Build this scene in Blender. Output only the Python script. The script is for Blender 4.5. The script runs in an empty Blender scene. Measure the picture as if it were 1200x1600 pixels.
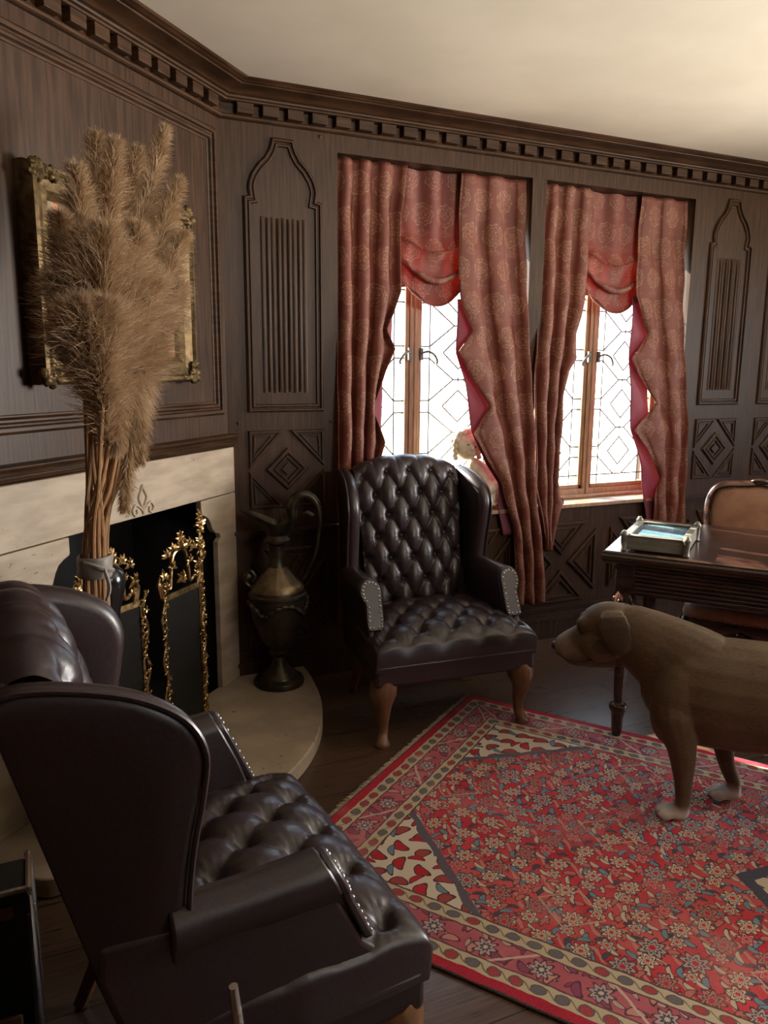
import bpy, math, random
from math import sin, cos, pi, sqrt, exp, atan2, radians
from mathutils import Vector, Matrix
S = bpy.context.scene
COL = S.collection
random.seed(7)

# ------------------------------------------------------------------ camera
cam_d = bpy.data.cameras.new('camera')
cam_d.sensor_fit = 'VERTICAL'; cam_d.sensor_height = 36.0; cam_d.lens = 27.0
cam_d.clip_start = 0.02
cam = bpy.data.objects.new('camera', cam_d); COL.objects.link(cam)
cam.matrix_world = Matrix(((0.91097433, 0.06879754, -0.40668497, -0.77556718),
                           (-0.41239441, 0.16990968, -0.89502042, -3.37893365),
                           (0.00752451, 0.98305524, 0.18315508, 1.48),
                           (0, 0, 0, 1)))
S.camera = cam
# ------------------------------------------------------------------ light
S.view_settings.view_transform = 'Standard'; S.view_settings.look = 'None'
S.view_settings.gamma = 1.0; S.view_settings.use_curve_mapping = False
S.view_settings.exposure = 0.0
try:
    S.cycles.max_bounces = 10; S.cycles.diffuse_bounces = 5; S.cycles.transparent_max_bounces = 12
    S.cycles.sample_clamp_indirect = 6.0; S.cycles.use_denoising = True
    S.cycles.caustics_reflective = False; S.cycles.caustics_refractive = False
except Exception:
    pass
SKY, GROUND, SUN, SIDE, FRONT = 8.5, 12.5, 38.0, 100.0, 98.0
w = bpy.data.worlds.new('daylight'); S.world = w; w.use_nodes = True
nt = w.node_tree; nt.nodes.clear()
tc = nt.nodes.new('ShaderNodeTexCoord'); sx = nt.nodes.new('ShaderNodeSeparateXYZ')
nt.links.new(tc.outputs['Generated'], sx.inputs[0])
rp = nt.nodes.new('ShaderNodeValToRGB'); rp.color_ramp.elements[0].position = 0.45; rp.color_ramp.elements[1].position = 0.55
rp.color_ramp.elements[0].color = (GROUND*1.0, GROUND*.88, GROUND*.68, 1); rp.color_ramp.elements[1].color = (SKY*.74, SKY*.92, SKY*1.16, 1)
ma = nt.nodes.new('ShaderNodeMath'); ma.operation = 'MULTIPLY_ADD'; ma.inputs[1].default_value = .5; ma.inputs[2].default_value = .5
nt.links.new(sx.outputs[2], ma.inputs[0]); nt.links.new(ma.outputs[0], rp.inputs[0])
bg = nt.nodes.new('ShaderNodeBackground'); wo = nt.nodes.new('ShaderNodeOutputWorld')
nt.links.new(rp.outputs[0], bg.inputs[0]); nt.links.new(bg.outputs[0], wo.inputs[0])

def light(name, kind, loc, direc, energy, color=(1, 1, 1), **k):
    d = bpy.data.lights.new(name, kind); d.energy = energy; d.color = color
    for a, b in k.items(): setattr(d, a, b)
    o = bpy.data.objects.new(name, d); COL.objects.link(o); o.location = loc
    o.rotation_euler = Vector(direc).to_track_quat('-Z', 'Y').to_euler()
    return o
light('sun', 'SUN', (1, 4, 5), (.42, -1, -.67), SUN, (1, .9, .76), angle=radians(.6))
# daylight from the unseen right-wall window; the light behind is an added ceiling fill
light('side_window_light', 'AREA', (4.84, -2.2, 1.6), (-1, 0, .22), SIDE, (1, .93, .84), shape='RECTANGLE', size=1.4, size_y=1.3, spread=radians(84))
light('ceiling_fill_light', 'AREA', (2.2, -6.03, 2.2), (-.1, .9, .55), FRONT, (1, .90, .76), shape='RECTANGLE', size=2.0, size_y=.36, spread=radians(100))
for px_, w_ in ((1.04, 1.0), (2.13, .96)):
    p = light('window_portal', 'AREA', (px_, .30, 1.5), (0, -1, 0), 1, shape='RECTANGLE', size=w_, size_y=1.45)
    p.data.cycles.is_portal = True

# ------------------------------------------------------------------ helpers
class MB:
    def __init__(s): s.v = []; s.f = []
    def add(s, vs, fs):
        n = len(s.v); s.v += [tuple(p) for p in vs]; s.f += [tuple(i+n for i in q) for q in fs]
    def box(s, lo, hi, fn=None):
        (a, b, c), (d, e, f) = lo, hi
        vs = [(a,b,c),(d,b,c),(d,e,c),(a,e,c),(a,b,f),(d,b,f),(d,e,f),(a,e,f)]
        if fn: vs = [fn(*p) for p in vs]
        s.add(vs, [(0,3,2,1),(4,5,6,7),(0,1,5,4),(1,2,6,5),(2,3,7,6),(3,0,4,7)])
    def grid(s, fn, nu, nv, cu=False, cv=False):
        vs = [fn(i/(nu if cu else nu-1), j/(nv if cv else nv-1)) for j in range(nv) for i in range(nu)]
        fs = []
        for j in range(nv if cv else nv-1):
            for i in range(nu if cu else nu-1):
                i2 = (i+1) % nu; j2 = (j+1) % nv
                fs.append((j*nu+i, j*nu+i2, j2*nu+i2, j2*nu+i))
        s.add(vs, fs)
    def loft(s, rings, cap=True, closed=False):
        n = len(rings[0]); m = len(rings); vs = [p for r in rings for p in r]; fs = []
        for j in range(m if closed else m-1):
            j2 = (j+1) % m
            for i in range(n):
                k = (i+1) % n; fs.append((j*n+i, j*n+k, j2*n+k, j2*n+i))
        if cap and not closed:
            fs.append(tuple(range(n-1, -1, -1))); fs.append(tuple((m-1)*n+i for i in range(n)))
        s.add(vs, fs)
    def tube(s, pts, r, n=8, closed=False, cap=True, flat=None):
        pts = [Vector(p) for p in pts]; m = len(pts)
        rs = r if isinstance(r, (list, tuple)) else [r]*m
        rings = []; prev = None
        for i, p in enumerate(pts):
            a = pts[(i-1) % m] if (closed or i > 0) else p
            b = pts[(i+1) % m] if (closed or i < m-1) else p
            t = (b-a); t = t.normalized() if t.length > 1e-9 else Vector((0,0,1))
            if prev is None:
                ref = Vector((0,0,1)) if abs(t.z) < .9 else Vector((1,0,0))
                nrm = (ref - t*ref.dot(t)).normalized()
            else:
                nrm = prev - t*prev.dot(t); nrm = nrm.normalized() if nrm.length > 1e-6 else prev
            prev = nrm; bi = t.cross(nrm)
            rings.append([p + nrm*(rs[i]*cos(2*pi*k/n)) + bi*(rs[i]*sin(2*pi*k/n)) for k in range(n)])
        s.loft(rings, cap, closed)
    def lathe(s, prof, n=32, c=(0,0,0), mod=None):
        def ring(r, z): return [(c[0]+(r*(mod(k/n, z) if mod else 1))*cos(2*pi*k/n), c[1]+(r*(mod(k/n, z) if mod else 1))*sin(2*pi*k/n), c[2]+z) for k in range(n)]
        s.loft([ring(max(r, 1e-4), z) for r, z in prof])
    def ell(s, c, r, n=12, m=8, M=None):
        rings = []
        for j in range(m+1):
            a = -pi/2 + pi*j/m; a = max(min(a, pi/2-.03), -pi/2+.03)
            ring = []
            for k in range(n):
                p = Vector((r[0]*cos(a)*cos(2*pi*k/n), r[1]*cos(a)*sin(2*pi*k/n), r[2]*sin(a)))
                if M: p = M @ p
                ring.append((p.x+c[0], p.y+c[1], p.z+c[2]))
            rings.append(ring)
        s.loft(rings)
    def prism(s, poly, fn, t0, t1):
        n = len(poly); vs = [fn(a, b, t0) for a, b in poly] + [fn(a, b, t1) for a, b in poly]
        fs = [tuple(range(n-1, -1, -1)), tuple(range(n, 2*n))] + [(i, (i+1) % n, n+(i+1) % n, n+i) for i in range(n)]
        s.add(vs, fs)
    def sweep(s, poly, prof, fn, closed_prof=False):
        """closed 2D polygon, profile (inward offset, height)"""
        n = len(poly); ar = sum(poly[i][0]*poly[(i+1) % n][1]-poly[(i+1) % n][0]*poly[i][1] for i in range(n))
        sg = 1 if ar > 0 else -1; mit = []
        for i in range(n):
            p0, p1, p2 = poly[i-1], poly[i], poly[(i+1) % n]
            def nrm(a, b):
                dx, dy = b[0]-a[0], b[1]-a[1]; l = sqrt(dx*dx+dy*dy) or 1; return (-dy/l*sg, dx/l*sg)
            a, b = nrm(p0, p1), nrm(p1, p2); k = max(1+a[0]*b[0]+a[1]*b[1], .35)
            mit.append(((a[0]+b[0])/k, (a[1]+b[1])/k))
        rings = [[fn(poly[i][0]+mit[i][0]*d, poly[i][1]+mit[i][1]*d, h) for i in range(n)] for d, h in prof]
        s.loft(rings, cap=False, closed=closed_prof)
    def build(s, name, mat=None, parent=None, origin=(0,0,0), smooth=True, bevel=0, seg=2, sub=0, angle=40):
        me = bpy.data.meshes.new(name)
        me.from_pydata([(a-origin[0], b-origin[1], c-origin[2]) for a, b, c in s.v], [], s.f)
        me.update()
        import bmesh
        bm = bmesh.new(); bm.from_mesh(me); bmesh.ops.recalc_face_normals(bm, faces=bm.faces); bm.to_mesh(me); bm.free()
        o = bpy.data.objects.new(name, me); COL.objects.link(o)
        if mat: me.materials.append(mat)
        if smooth:
            me.polygons.foreach_set('use_smooth', [True]*len(me.polygons))
            try: me.set_sharp_from_angle(angle=radians(angle))
            except Exception: pass
        if bevel:
            m = o.modifiers.new('bevel', 'BEVEL'); m.width = bevel; m.segments = seg; m.limit_method = 'ANGLE'; m.angle_limit = radians(35)
        if sub:
            m = o.modifiers.new('sub', 'SUBSURF'); m.levels = sub; m.render_levels = sub
        if parent is not None: o.parent = parent
        else: o.location = origin
        return o

def tag(o, label, cat, group=None):
    o['label'] = label; o['category'] = cat
    if group: o['group'] = group
    return o
def thing(name, label, cat, loc=(0,0,0), rz=0, group=None):
    o = bpy.data.objects.new(name, None); COL.objects.link(o); o.empty_display_size = .1
    o.location = loc; o.rotation_euler = (0, 0, rz); return tag(o, label, cat, group)
def struct(o): o['kind'] = 'structure'; return o
def dup(root, loc, rz, label):
    r = root.copy(); COL.objects.link(r); r.location = loc; r.rotation_euler = (0, 0, rz); r['label'] = label
    for ch in list(root.children):
        c = ch.copy(); COL.objects.link(c); c.parent = r
        for g in list(ch.children):
            d = g.copy(); COL.objects.link(d); d.parent = c
    return r
def lerp(a, b, t): return a+(b-a)*t
def pl(pts, t):
    """interpolate polyline of (key, value...) at key t, keys increasing"""
    if t <= pts[0][0]: return pts[0][1:]
    for a, b in zip(pts, pts[1:]):
        if t <= b[0]:
            k = (t-a[0])/((b[0]-a[0]) or 1); return tuple(lerp(x, y, k) for x, y in zip(a[1:], b[1:]))
    return pts[-1][1:]
def smoothpath(pts, n=6):
    pts = [Vector(p) for p in pts]; out = []
    for i in range(len(pts)-1):
        p0 = pts[max(i-1, 0)]; p1 = pts[i]; p2 = pts[i+1]; p3 = pts[min(i+2, len(pts)-1)]
        for k in range(n):
            t = k/n
            out.append(.5*((2*p1)+(p2-p0)*t+(2*p0-5*p1+4*p2-p3)*t*t+(3*p1-p0-3*p2+p3)*t**3))
    out.append(pts[-1]); return out
K = sqrt(.5)
def F(s, z, off=0): return (-s*K+off*K, -s*K-off*K, z)      # fireplace wall: along, up, out into room
def Wp(x, z, off=0): return (x, -off, z)                    # window wall

# ------------------------------------------------------------------ shader maths
class Ex:
    def __init__(s, T, k): s.T = T; s.k = k
    def _m(s, op, *a):
        n = s.T.nodes.new('ShaderNodeMath'); n.operation = op
        for i, q in enumerate((s,)+a):
            if isinstance(q, Ex): s.T.links.new(q.k, n.inputs[i])
            else: n.inputs[i].default_value = q
        return Ex(s.T, n.outputs[0])
    def __add__(s, o): return s._m('ADD', o)
    __radd__ = __add__
    def __sub__(s, o): return s._m('SUBTRACT', o)
    def __rsub__(s, o): return (s*-1)+o
    def __mul__(s, o): return s._m('MULTIPLY', o)
    __rmul__ = __mul__
    def __truediv__(s, o): return s._m('DIVIDE', o)
    def sin(s): return s._m('SINE')
    def cos(s): return s._m('COSINE')
    def abs(s): return s._m('ABSOLUTE')
    def floor(s): return s._m('FLOOR')
    def fract(s): return s._m('FRACT')
    def sqrt(s): return s._m('SQRT')
    def mod2(s): return s._m('FLOORED_MODULO', 2.0)
    def min(s, o): return s._m('MINIMUM', o)
    def max(s, o): return s._m('MAXIMUM', o)
    def lt(s, o): return s._m('LESS_THAN', o)
    def gt(s, o): return s._m('GREATER_THAN', o)
    def atan2(s, o): return s._m('ARCTAN2', o)
    def band(s, a, b): return s.gt(a)*s.lt(b)
    def ss(s, a, b):
        n = s.T.nodes.new('ShaderNodeMapRange'); n.interpolation_type = 'SMOOTHSTEP'
        s.T.links.new(s.k, n.inputs[0]); n.inputs[1].default_value = a; n.inputs[2].default_value = b
        return Ex(s.T, n.outputs[0])
def mix(T, f, a, b):
    n = T.nodes.new('ShaderNodeMix'); n.data_type = 'RGBA'
    def put(sock, v):
        if isinstance(v, Ex): T.links.new(v.k, sock)
        elif isinstance(v, (int, float)): sock.default_value = v
        elif isinstance(v, (tuple, list)): sock.default_value = tuple(v)+((1,) if len(v) == 3 else ())
        else: T.links.new(v, sock)
    put(n.inputs[0], f); put(n.inputs[6], a); put(n.inputs[7], b)
    return n.outputs[2]
def coords(T, kind='Object'):
    t = T.nodes.new('ShaderNodeTexCoord'); s = T.nodes.new('ShaderNodeSeparateXYZ'); T.links.new(t.outputs[kind], s.inputs[0])
    return [Ex(T, o) for o in s.outputs], t.outputs[kind]
def comb(T, x, y, z=0.0):
    n = T.nodes.new('ShaderNodeCombineXYZ')
    for i, q in enumerate((x, y, z)):
        if isinstance(q, Ex): T.links.new(q.k, n.inputs[i])
        else: n.inputs[i].default_value = q
    return n.outputs[0]
def noise(T, vec, scale, detail=3, rough=.55, stretch=None, dist=0):
    if stretch:
        m = T.nodes.new('ShaderNodeMapping'); m.inputs['Scale'].default_value = stretch; T.links.new(vec, m.inputs[0]); vec = m.outputs[0]
    n = T.nodes.new('ShaderNodeTexNoise'); n.inputs['Scale'].default_value = scale; n.inputs['Detail'].default_value = detail
    n.inputs['Roughness'].default_value = rough; n.inputs['Distortion'].default_value = dist
    T.links.new(vec, n.inputs['Vector']); return Ex(T, n.outputs[0])
def hash2(T, x, y, seed=0.0):
    n = T.nodes.new('ShaderNodeTexWhiteNoise'); T.links.new(comb(T, x, y, seed), n.inputs['Vector']); return Ex(T, n.outputs['Value'])
def bump(T, h, strength=.3, dist=.01):
    b = T.nodes.new('ShaderNodeBump'); b.inputs['Strength'].default_value = strength; b.inputs['Distance'].default_value = dist
    T.links.new(h.k if isinstance(h, Ex) else h, b.inputs['Height']); return b.outputs[0]
def newmat(name):
    m = bpy.data.materials.new(name); m.use_nodes = True; T = m.node_tree
    return m, T, T.nodes['Principled BSDF']
def setin(T, B, k, v):
    if isinstance(v, Ex): T.links.new(v.k, B.inputs[k])
    elif isinstance(v, (int, float)): B.inputs[k].default_value = v
    elif isinstance(v, tuple): B.inputs[k].default_value = v+((1,) if len(v) == 3 else ())
    else: T.links.new(v, B.inputs[k])
def plain(name, c1, c2, rough=.5, scale=20, metal=0, stretch=None, bstr=.15, bdist=.004, detail=4, spec=None, coat=0, lo=.3, hi=.7):
    m, T, B = newmat(name); X, v = coords(T)
    n = noise(T, v, scale, detail, stretch=stretch)
    setin(T, B, 'Base Color', mix(T, n.ss(lo, hi), c1, c2)); setin(T, B, 'Roughness', n*.16+(rough-.08)); setin(T, B, 'Metallic', metal)
    if spec is not None: setin(T, B, 'Specular IOR Level', spec)
    if coat: setin(T, B, 'Coat Weight', coat); setin(T, B, 'Coat Roughness', .2)
    if bstr: setin(T, B, 'Normal', bump(T, n, bstr, bdist))
    return m
OAK = plain('dark_oak', (.026, .0125, .0062), (.062, .030, .0150), .44, 9, stretch=(9, 9, .55), bstr=.12, spec=.22)
OAKH = plain('dark_oak_rail', (.028, .0130, .0062), (.064, .031, .0150), .42, 9, stretch=(.7, .7, 9), bstr=.12, spec=.22)
MAHOG = plain('polished_mahogany', (.022, .009, .006), (.05, .02, .012), .22, 7, stretch=(1, 6, 6), bstr=.03, coat=.3)
CHERRY = plain('cherry_leg_wood', (.12, .055, .025), (.20, .095, .045), .35, 9, stretch=(6, 6, 1), bstr=.05)
WINW = plain('window_frame_wood', (.30, .17, .10), (.42, .26, .16), .4, 10, stretch=(6, 6, 1), bstr=.05)
PLASTER = plain('ceiling_plaster', (.74, .68, .57), (.80, .74, .63), .8, 3, bstr=.05, bdist=.003)
def stone_mat():
    m, T, B = newmat('travertine'); X, v = coords(T); n = noise(T, v, 5, 4, stretch=(1, 1, 4)); sp = noise(T, v, 34, 2, stretch=(1, 1, 2.4)); pz = noise(T, v, 4, 2)
    c = mix(T, n.ss(.3, .7), (.33, .255, .18), (.45, .36, .265)); pit = sp.gt(.70)*pz.gt(.5)
    c = mix(T, pit*.75, c, (.13, .09, .06)); setin(T, B, 'Base Color', c); setin(T, B, 'Roughness', .55); setin(T, B, 'Normal', bump(T, n*.3-pit, .3, .003)); return m
STONE = stone_mat()
SOOT = plain('soot_black', (.006, .005, .005), (.016, .013, .012), .85, 8, bstr=.3)
LEATHER = plain('aubergine_leather', (.019, .0105, .0125), (.031, .018, .020), .37, 160, bstr=.10, bdist=.0015, detail=2, spec=.55)
TANLEA = plain('tan_leather', (.22, .10, .055), (.31, .155, .09), .5, 12, bstr=.08)
BRASS = plain('antique_brass', (.42, .30, .15), (.62, .46, .24), .34, 40, metal=1, bstr=.1)
GILT = plain('gilded_metal', (.30, .19, .075), (.58, .40, .19), .32, 45, metal=1, bstr=.25)
GILTD = plain('aged_gilt', (.07, .045, .02), (.20, .135, .06), .5, 40, metal=.7, bstr=.3)
BRASSD = plain('worn_bronze', (.12, .09, .05), (.24, .17, .10), .4, 14, metal=.75, bstr=.25)
BRONZE = plain('dark_bronze', (.032, .030, .022), (.10, .075, .045), .42, 14, metal=.75, bstr=.25)
STEEL = plain('bright_steel', (.6, .6, .6), (.75, .74, .72), .25, 30, metal=1, bstr=0)
LEADC = plain('lead_came', (.10, .10, .10), (.17, .17, .17), .5, 30, metal=.3, bstr=0)
IRON = plain('iron_mesh', (.010, .009, .008), (.022, .020, .018), .75, 200, bstr=.3, spec=.1)
PLUME = None
CREAMS = plain('cream_stone', (.55, .45, .30), (.75, .66, .50), .6, 25, bstr=.2)
STEMM = plain('dry_stem', (.24, .12, .05), (.36, .20, .09), .55, 20, stretch=(8, 8, .6), bstr=.1)
RIBBON = plain('grey_ribbon', (.19, .17, .15), (.27, .24, .21), .6, 30, bstr=.1)
BLACKC = plain('black_case', (.010, .011, .010), (.018, .019, .017), .5, 60, bstr=.2)
JARM = plain('black_glaze', (.008, .009, .010), (.014, .015, .016), .18, 10, bstr=.02)
BLUEPAPER = plain('blue_paper', (.20, .42, .62), (.34, .56, .72), .5, 6, bstr=.02)
GREYWOOD = plain('grey_limed_wood', (.14, .13, .10), (.22, .20, .16), .4, 12, stretch=(1, 6, 6), bstr=.08)
FRINGE = plain('wool_fringe', (.45, .38, .28), (.58, .50, .38), .9, 60, bstr=.1)
NOSE = plain('dog_nose', (.012, .010, .010), (.022, .018, .018), .35, 80, bstr=.2)

def glassmat():
    m, T, B = newmat('window_glass'); T.nodes.remove(B)
    o = T.nodes['Material Output']; t = T.nodes.new('ShaderNodeBsdfTransparent'); t.inputs[0].default_value = (.95, .97, .96, 1)
    g = T.nodes.new('ShaderNodeBsdfGlossy'); g.inputs['Roughness'].default_value = .03
    lw = T.nodes.new('ShaderNodeLayerWeight'); lw.inputs[0].default_value = .5; fr_ = Ex(T, lw.outputs['Facing'])._m('POWER', 5.0)*.9+.03
    mx = T.nodes.new('ShaderNodeMixShader'); T.links.new(fr_.k, mx.inputs[0]); T.links.new(t.outputs[0], mx.inputs[1]); T.links.new(g.outputs[0], mx.inputs[2])
    T.links.new(mx.outputs[0], o.inputs[0]); return m
GLASS = glassmat()

def fabric(name, base, light_, trans, tamount, pattern=True):
    m, T, B = newmat(name); (x, y, z), v = coords(T)
    n = noise(T, v, 300, 2); big = noise(T, v, 4, 2)
    col = mix(T, big.ss(.3, .7), tuple(c*.85 for c in base), base)
    if pattern:
        gz = z/.165; row = gz.floor(); gx = x/.125+row.mod2()*.5; c = gx.floor()
        fx = gx-c-.5; fy = gz-row-.5
        fx = fx*.82
        r = (fx*fx+fy*fy).sqrt(); th = fy.atan2(fx)
        R = r/((th*9).cos()*.022+.335)
        rings = R.band(.86, 1.0).max(R.band(.62, .72)).max(R.lt(.42)*((th*6).cos()+r*9).gt(.9))
        fx2 = gx.fract()-.5; drip = ((fx2*40).sin().gt(.2))*fx2.abs().lt(.16)*fy.band(-.5, -.36)
        q = ((gx*2*pi).cos()*.10+(gz*4*pi).sin()*.06)
        wave = ((gz+.5).fract()-.5+q).abs().band(.02, .05)
        pat = rings.max(drip*.7).max(wave*.75).max(R.lt(.86)*.25)
        pat = pat*(noise(T, v, 90, 2).ss(.32, .6))
        col = mix(T, pat*.8, col, light_)
    setin(T, B, 'Base Color', col); setin(T, B, 'Roughness', .62); setin(T, B, 'Normal', bump(T, n, .15, .001))
    o = T.nodes['Material Output']; t = T.nodes.new('ShaderNodeBsdfTranslucent')
    t.inputs[0].default_value = trans+(1,)
    if pattern: T.links.new(mix(T, pat*.55, trans, tuple(c*.75 for c in light_)), t.inputs[0])
    mx = T.nodes.new('ShaderNodeMixShader'); mx.inputs[0].default_value = tamount
    T.links.new(B.outputs[0], mx.inputs[1]); T.links.new(t.outputs[0], mx.inputs[2]); T.links.new(mx.outputs[0], o.inputs[0])
    return m
DRAPE = fabric('damask_drape', (.175, .046, .028), (.31, .165, .095), (.5, .06, .05), .06)
SWAGM = fabric('damask_swag', (.20, .05, .038), (.34, .18, .12), (.62, .04, .028), .17)
LINING = fabric('mauve_lining', (.21, .055, .085), (.2, .1, .1), (.5, .08, .14), .18, False)

def plume_mat():
    m, T, B = newmat('pampas_plume'); X, v = coords(T); n = noise(T, v, 14, 3)
    setin(T, B, 'Base Color', mix(T, n.ss(.3, .7), (.34, .21, .11), (.56, .42, .28))); setin(T, B, 'Roughness', .7)
    o = T.nodes['Material Output']; t = T.nodes.new('ShaderNodeBsdfTranslucent'); t.inputs[0].default_value = (.52, .36, .20, 1)
    mx = T.nodes.new('ShaderNodeMixShader'); mx.inputs[0].default_value = .3
    T.links.new(B.outputs[0], mx.inputs[1]); T.links.new(t.outputs[0], mx.inputs[2]); T.links.new(mx.outputs[0], o.inputs[0]); return m
PLUME = plume_mat()

def floor_mat():
    m, T, B = newmat('floorboards'); (x, y, z), v = coords(T)
    pw = .21; g = y/pw; row = g.floor(); fy = g.fract()
    h = hash2(T, row, 0.0); L = x/2.3+h*7; col_ = L.floor(); h2 = hash2(T, row, col_, 3.0)
    gap = fy.lt(.022).max((L.fract()).lt(.003))
    gr = noise(T, v, 7, 5, stretch=(.9, 14, 1)); c = mix(T, gr.ss(.25, .75), (.050, .026, .016), (.13, .070, .042))
    c = mix(T, h2*.5, c, (.060, .040, .030)); c = mix(T, gap, c, (.004, .003, .003))
    setin(T, B, 'Base Color', c); setin(T, B, 'Roughness', gr*.22+.20)
    setin(T, B, 'Normal', bump(T, gr*.3-gap*1.0, .35, .004)); return m
FLOOR = floor_mat()

def rug_mat(L, W_):
    m, T, B = newmat('persian_rug'); (x, y, z), v = coords(T); y = y*-1.0
    wob = noise(T, v, 26, 2); wob2 = noise(T, v, 23, 2)
    xw = x+(wob-.5)*.012; yw = y+(wob2-.5)*.012
    dx = xw.min(L-xw); dy = yw.min(W_-yw); d = dx.min(dy); isx = dx.lt(dy)
    along = yw*isx+xw*(1-isx)
    CRM = (.50, .42, .31); RED = (.40, .030, .045); ROSE = (.34, .085, .11); NAVY = (.030, .035, .060); BLU = (.11, .20, .25); DRK = (.06, .018, .024); PNK = (.55, .20, .18)
    n1 = noise(T, v, 5, 3)
    def cell(cs, ox, oy, aspect=1.0):
        gy = (yw+oy)/cs; row = gy.floor(); gx = (xw+ox)/(cs*aspect)+row.mod2()*.5; c = gx.floor()
        return gx-c-.5, gy-row-.5, c, row
    def rosette(col, cs, ox, oy, R, pet, k, seed, cA, cB, cC):
        fx, fy, c, row = cell(cs, ox, oy); r = (fx*fx+fy*fy).sqrt(); th = fy.atan2(fx); h = hash2(T, c, row, seed)
        t = r/((th*k).cos()*pet*R+R*(h*.35+.75))
        pc = mix(T, h.lt(.4), mix(T, h.lt(.72), cC, cB), cA)
        col = mix(T, t.lt(1.0), col, DRK); col = mix(T, t.lt(.84), col, pc)
        col = mix(T, t.band(.44, .58), col, DRK); col = mix(T, t.lt(.26), col, RED); return col
    def leaf(col, cs, ox, oy, seed, cA, cB, a=.34, b=.12):
        fx, fy, c, row = cell(cs, ox, oy); h = hash2(T, c, row, seed); an = (h*4).floor()*(pi/4)+.4
        u = fx*an.cos()+fy*an.sin(); w2 = fy*an.cos()-fx*an.sin()+u*u*.9-.05
        t = ((u/a)*(u/a)+(w2/b)*(w2/b))
        pc = mix(T, h.mod2().lt(.5), cB, cA)
        col = mix(T, t.lt(1.0), col, DRK); return mix(T, t.lt(.58), col, pc)
    # field
    f = mix(T, n1.ss(.35, .65), RED, (.46, .065, .075))
    f = mix(T, noise(T, v, 2.2, 2).ss(.5, .7)*.35, f, PNK)
    fx, fy, c, row = cell(.105, 0, 0)
    vine = (fy+((fx*2*pi).sin())*.22).abs().band(.012, .055); f = mix(T, vine, f, (.36, .26, .20))
    vine2 = (fx+((fy*2*pi+1.2).sin())*.25).abs().lt(.022); f = mix(T, vine2, f, DRK)
    f = leaf(f, .050, .02, .03, 1.0, (.44, .36, .27), NAVY, .40, .16)
    f = leaf(f, .059, .05, .01, 2.0, BLU, (.40, .13, .11), .38, .17)
    f = leaf(f, .072, .01, .06, 4.0, (.46, .38, .29), BLU, .36, .11)
    f = rosette(f, .105, 0, 0, .30, .24, 8, 5.0, CRM, (.34, .16, .14), (.30, .27, .25))
    f = rosette(f, .105, .0525, .0525, .22, .30, 6, 6.0, (.46, .38, .30), PNK, CRM)
    # scattered thin lozenges
    gx = (xw/.55).fract()-.5; gy = ((yw-.12)/.42).fract()-.5; lz = ((gx*1.15).abs()+gy.abs()); f = mix(T, lz.band(.19, .205), f, (.38, .28, .21))
    # medallion
    mx_ = ((xw-L/2).abs()/.245+(yw-W_/2).abs()/.30)
    f = mix(T, mx_.lt(1.0), f, NAVY); f2 = rosette(leaf(mix(T, mx_.lt(.60), CRM, RED), .07, 0, 0, 8.0, RED, BLU), .13, 0, 0, .3, .2, 8, 9.0, RED, CRM, NAVY)
    f = mix(T, mx_.lt(.80), f, f2)
    # corner spandrels
    sp = ((dx-.225)/.375+(dy-.225)/.335)
    s_ = leaf(leaf(mix(T, wob.gt(0), (.56, .49, .39), (.56, .49, .39)), .075, .02, 0, 11.0, RED, (.28, .05, .05), .42, .26), .085, .03, .04, 12.0, BLU, RED, .34, .13)
    sc = ((along*60).sin()*.02+sp)
    f = mix(T, sp.lt(1.06), f, (.07, .065, .085)); f = mix(T, sc.lt(.96), f, s_)
    # borders
    def guard(mid, wd, seed):
        a = along/.058; k = a.floor(); u = a.fract()-.5; q = (d-mid)/wd; h = hash2(T, k, seed)
        t = (u/.34)*(u/.34)+(q/.36)*(q/.36)
        g = mix(T, ((u*2*pi).sin()*.22-q).abs().lt(.06), (.43, .37, .25), (.17, .13, .09))
        g = mix(T, t.lt(1.0), g, (.09, .07, .06)); return mix(T, t.lt(.62), g, mix(T, h.gt(.42), (.10, .095, .11), (.30, .05, .06)))
    mb = mix(T, n1.ss(.3, .7), ROSE, (.42, .13, .15)); mb = leaf(mb, .055, 0, .02, 21.0, (.40, .28, .25), (.22, .04, .07), .4, .15)
    mb = leaf(mb, .068, .03, .02, 24.0, (.20, .045, .10), (.46, .22, .20), .4, .2)
    a = along/.30; u = a.fract()-.5; dg = (u*.30+((d-.125)*(1.3*((a.floor().mod2())*2-1)))).abs(); mb = mix(T, dg.lt(.006), mb, (.46, .36, .30))
    u2 = ((along+.15)/.15).fract()-.5; q2 = (d-.125)/.15; r2 = (u2*u2+q2*q2).sqrt(); t2 = r2/((q2.atan2(u2)*8).cos()*.05+.20)
    mb = mix(T, t2.lt(1.0), mb, DRK); mb = mix(T, t2.lt(.8), mb, (.36, .28, .28)); mb = mix(T, t2.lt(.45), mb, NAVY); mb = mix(T, t2.lt(.22), mb, CRM)
    col = mix(T, d.lt(.222), f, (.07, .03, .035)); col = mix(T, d.lt(.216), col, guard(.195, .042, 31.0))
    col = mix(T, d.lt(.172), col, (.10, .03, .045)); col = mix(T, d.lt(.167), col, mb)
    col = mix(T, d.lt(.086), col, (.10, .03, .045)); col = mix(T, d.lt(.081), col, guard(.058, .046, 33.0))
    col = mix(T, d.lt(.036), col, (.33, .02, .04)); col = mix(T, d.lt(.006), col, (.02, .012, .014))
    # wear
    wear = noise(T, v, 3.1, 4).ss(.52, .72)*.28; col = mix(T, wear, col, (.46, .24, .22))
    pile = noise(T, v, 420, 2, stretch=(1, 2.5, 1)); col = mix(T, pile.ss(.35, .75)*.22, col, (.5, .4, .38))
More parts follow.
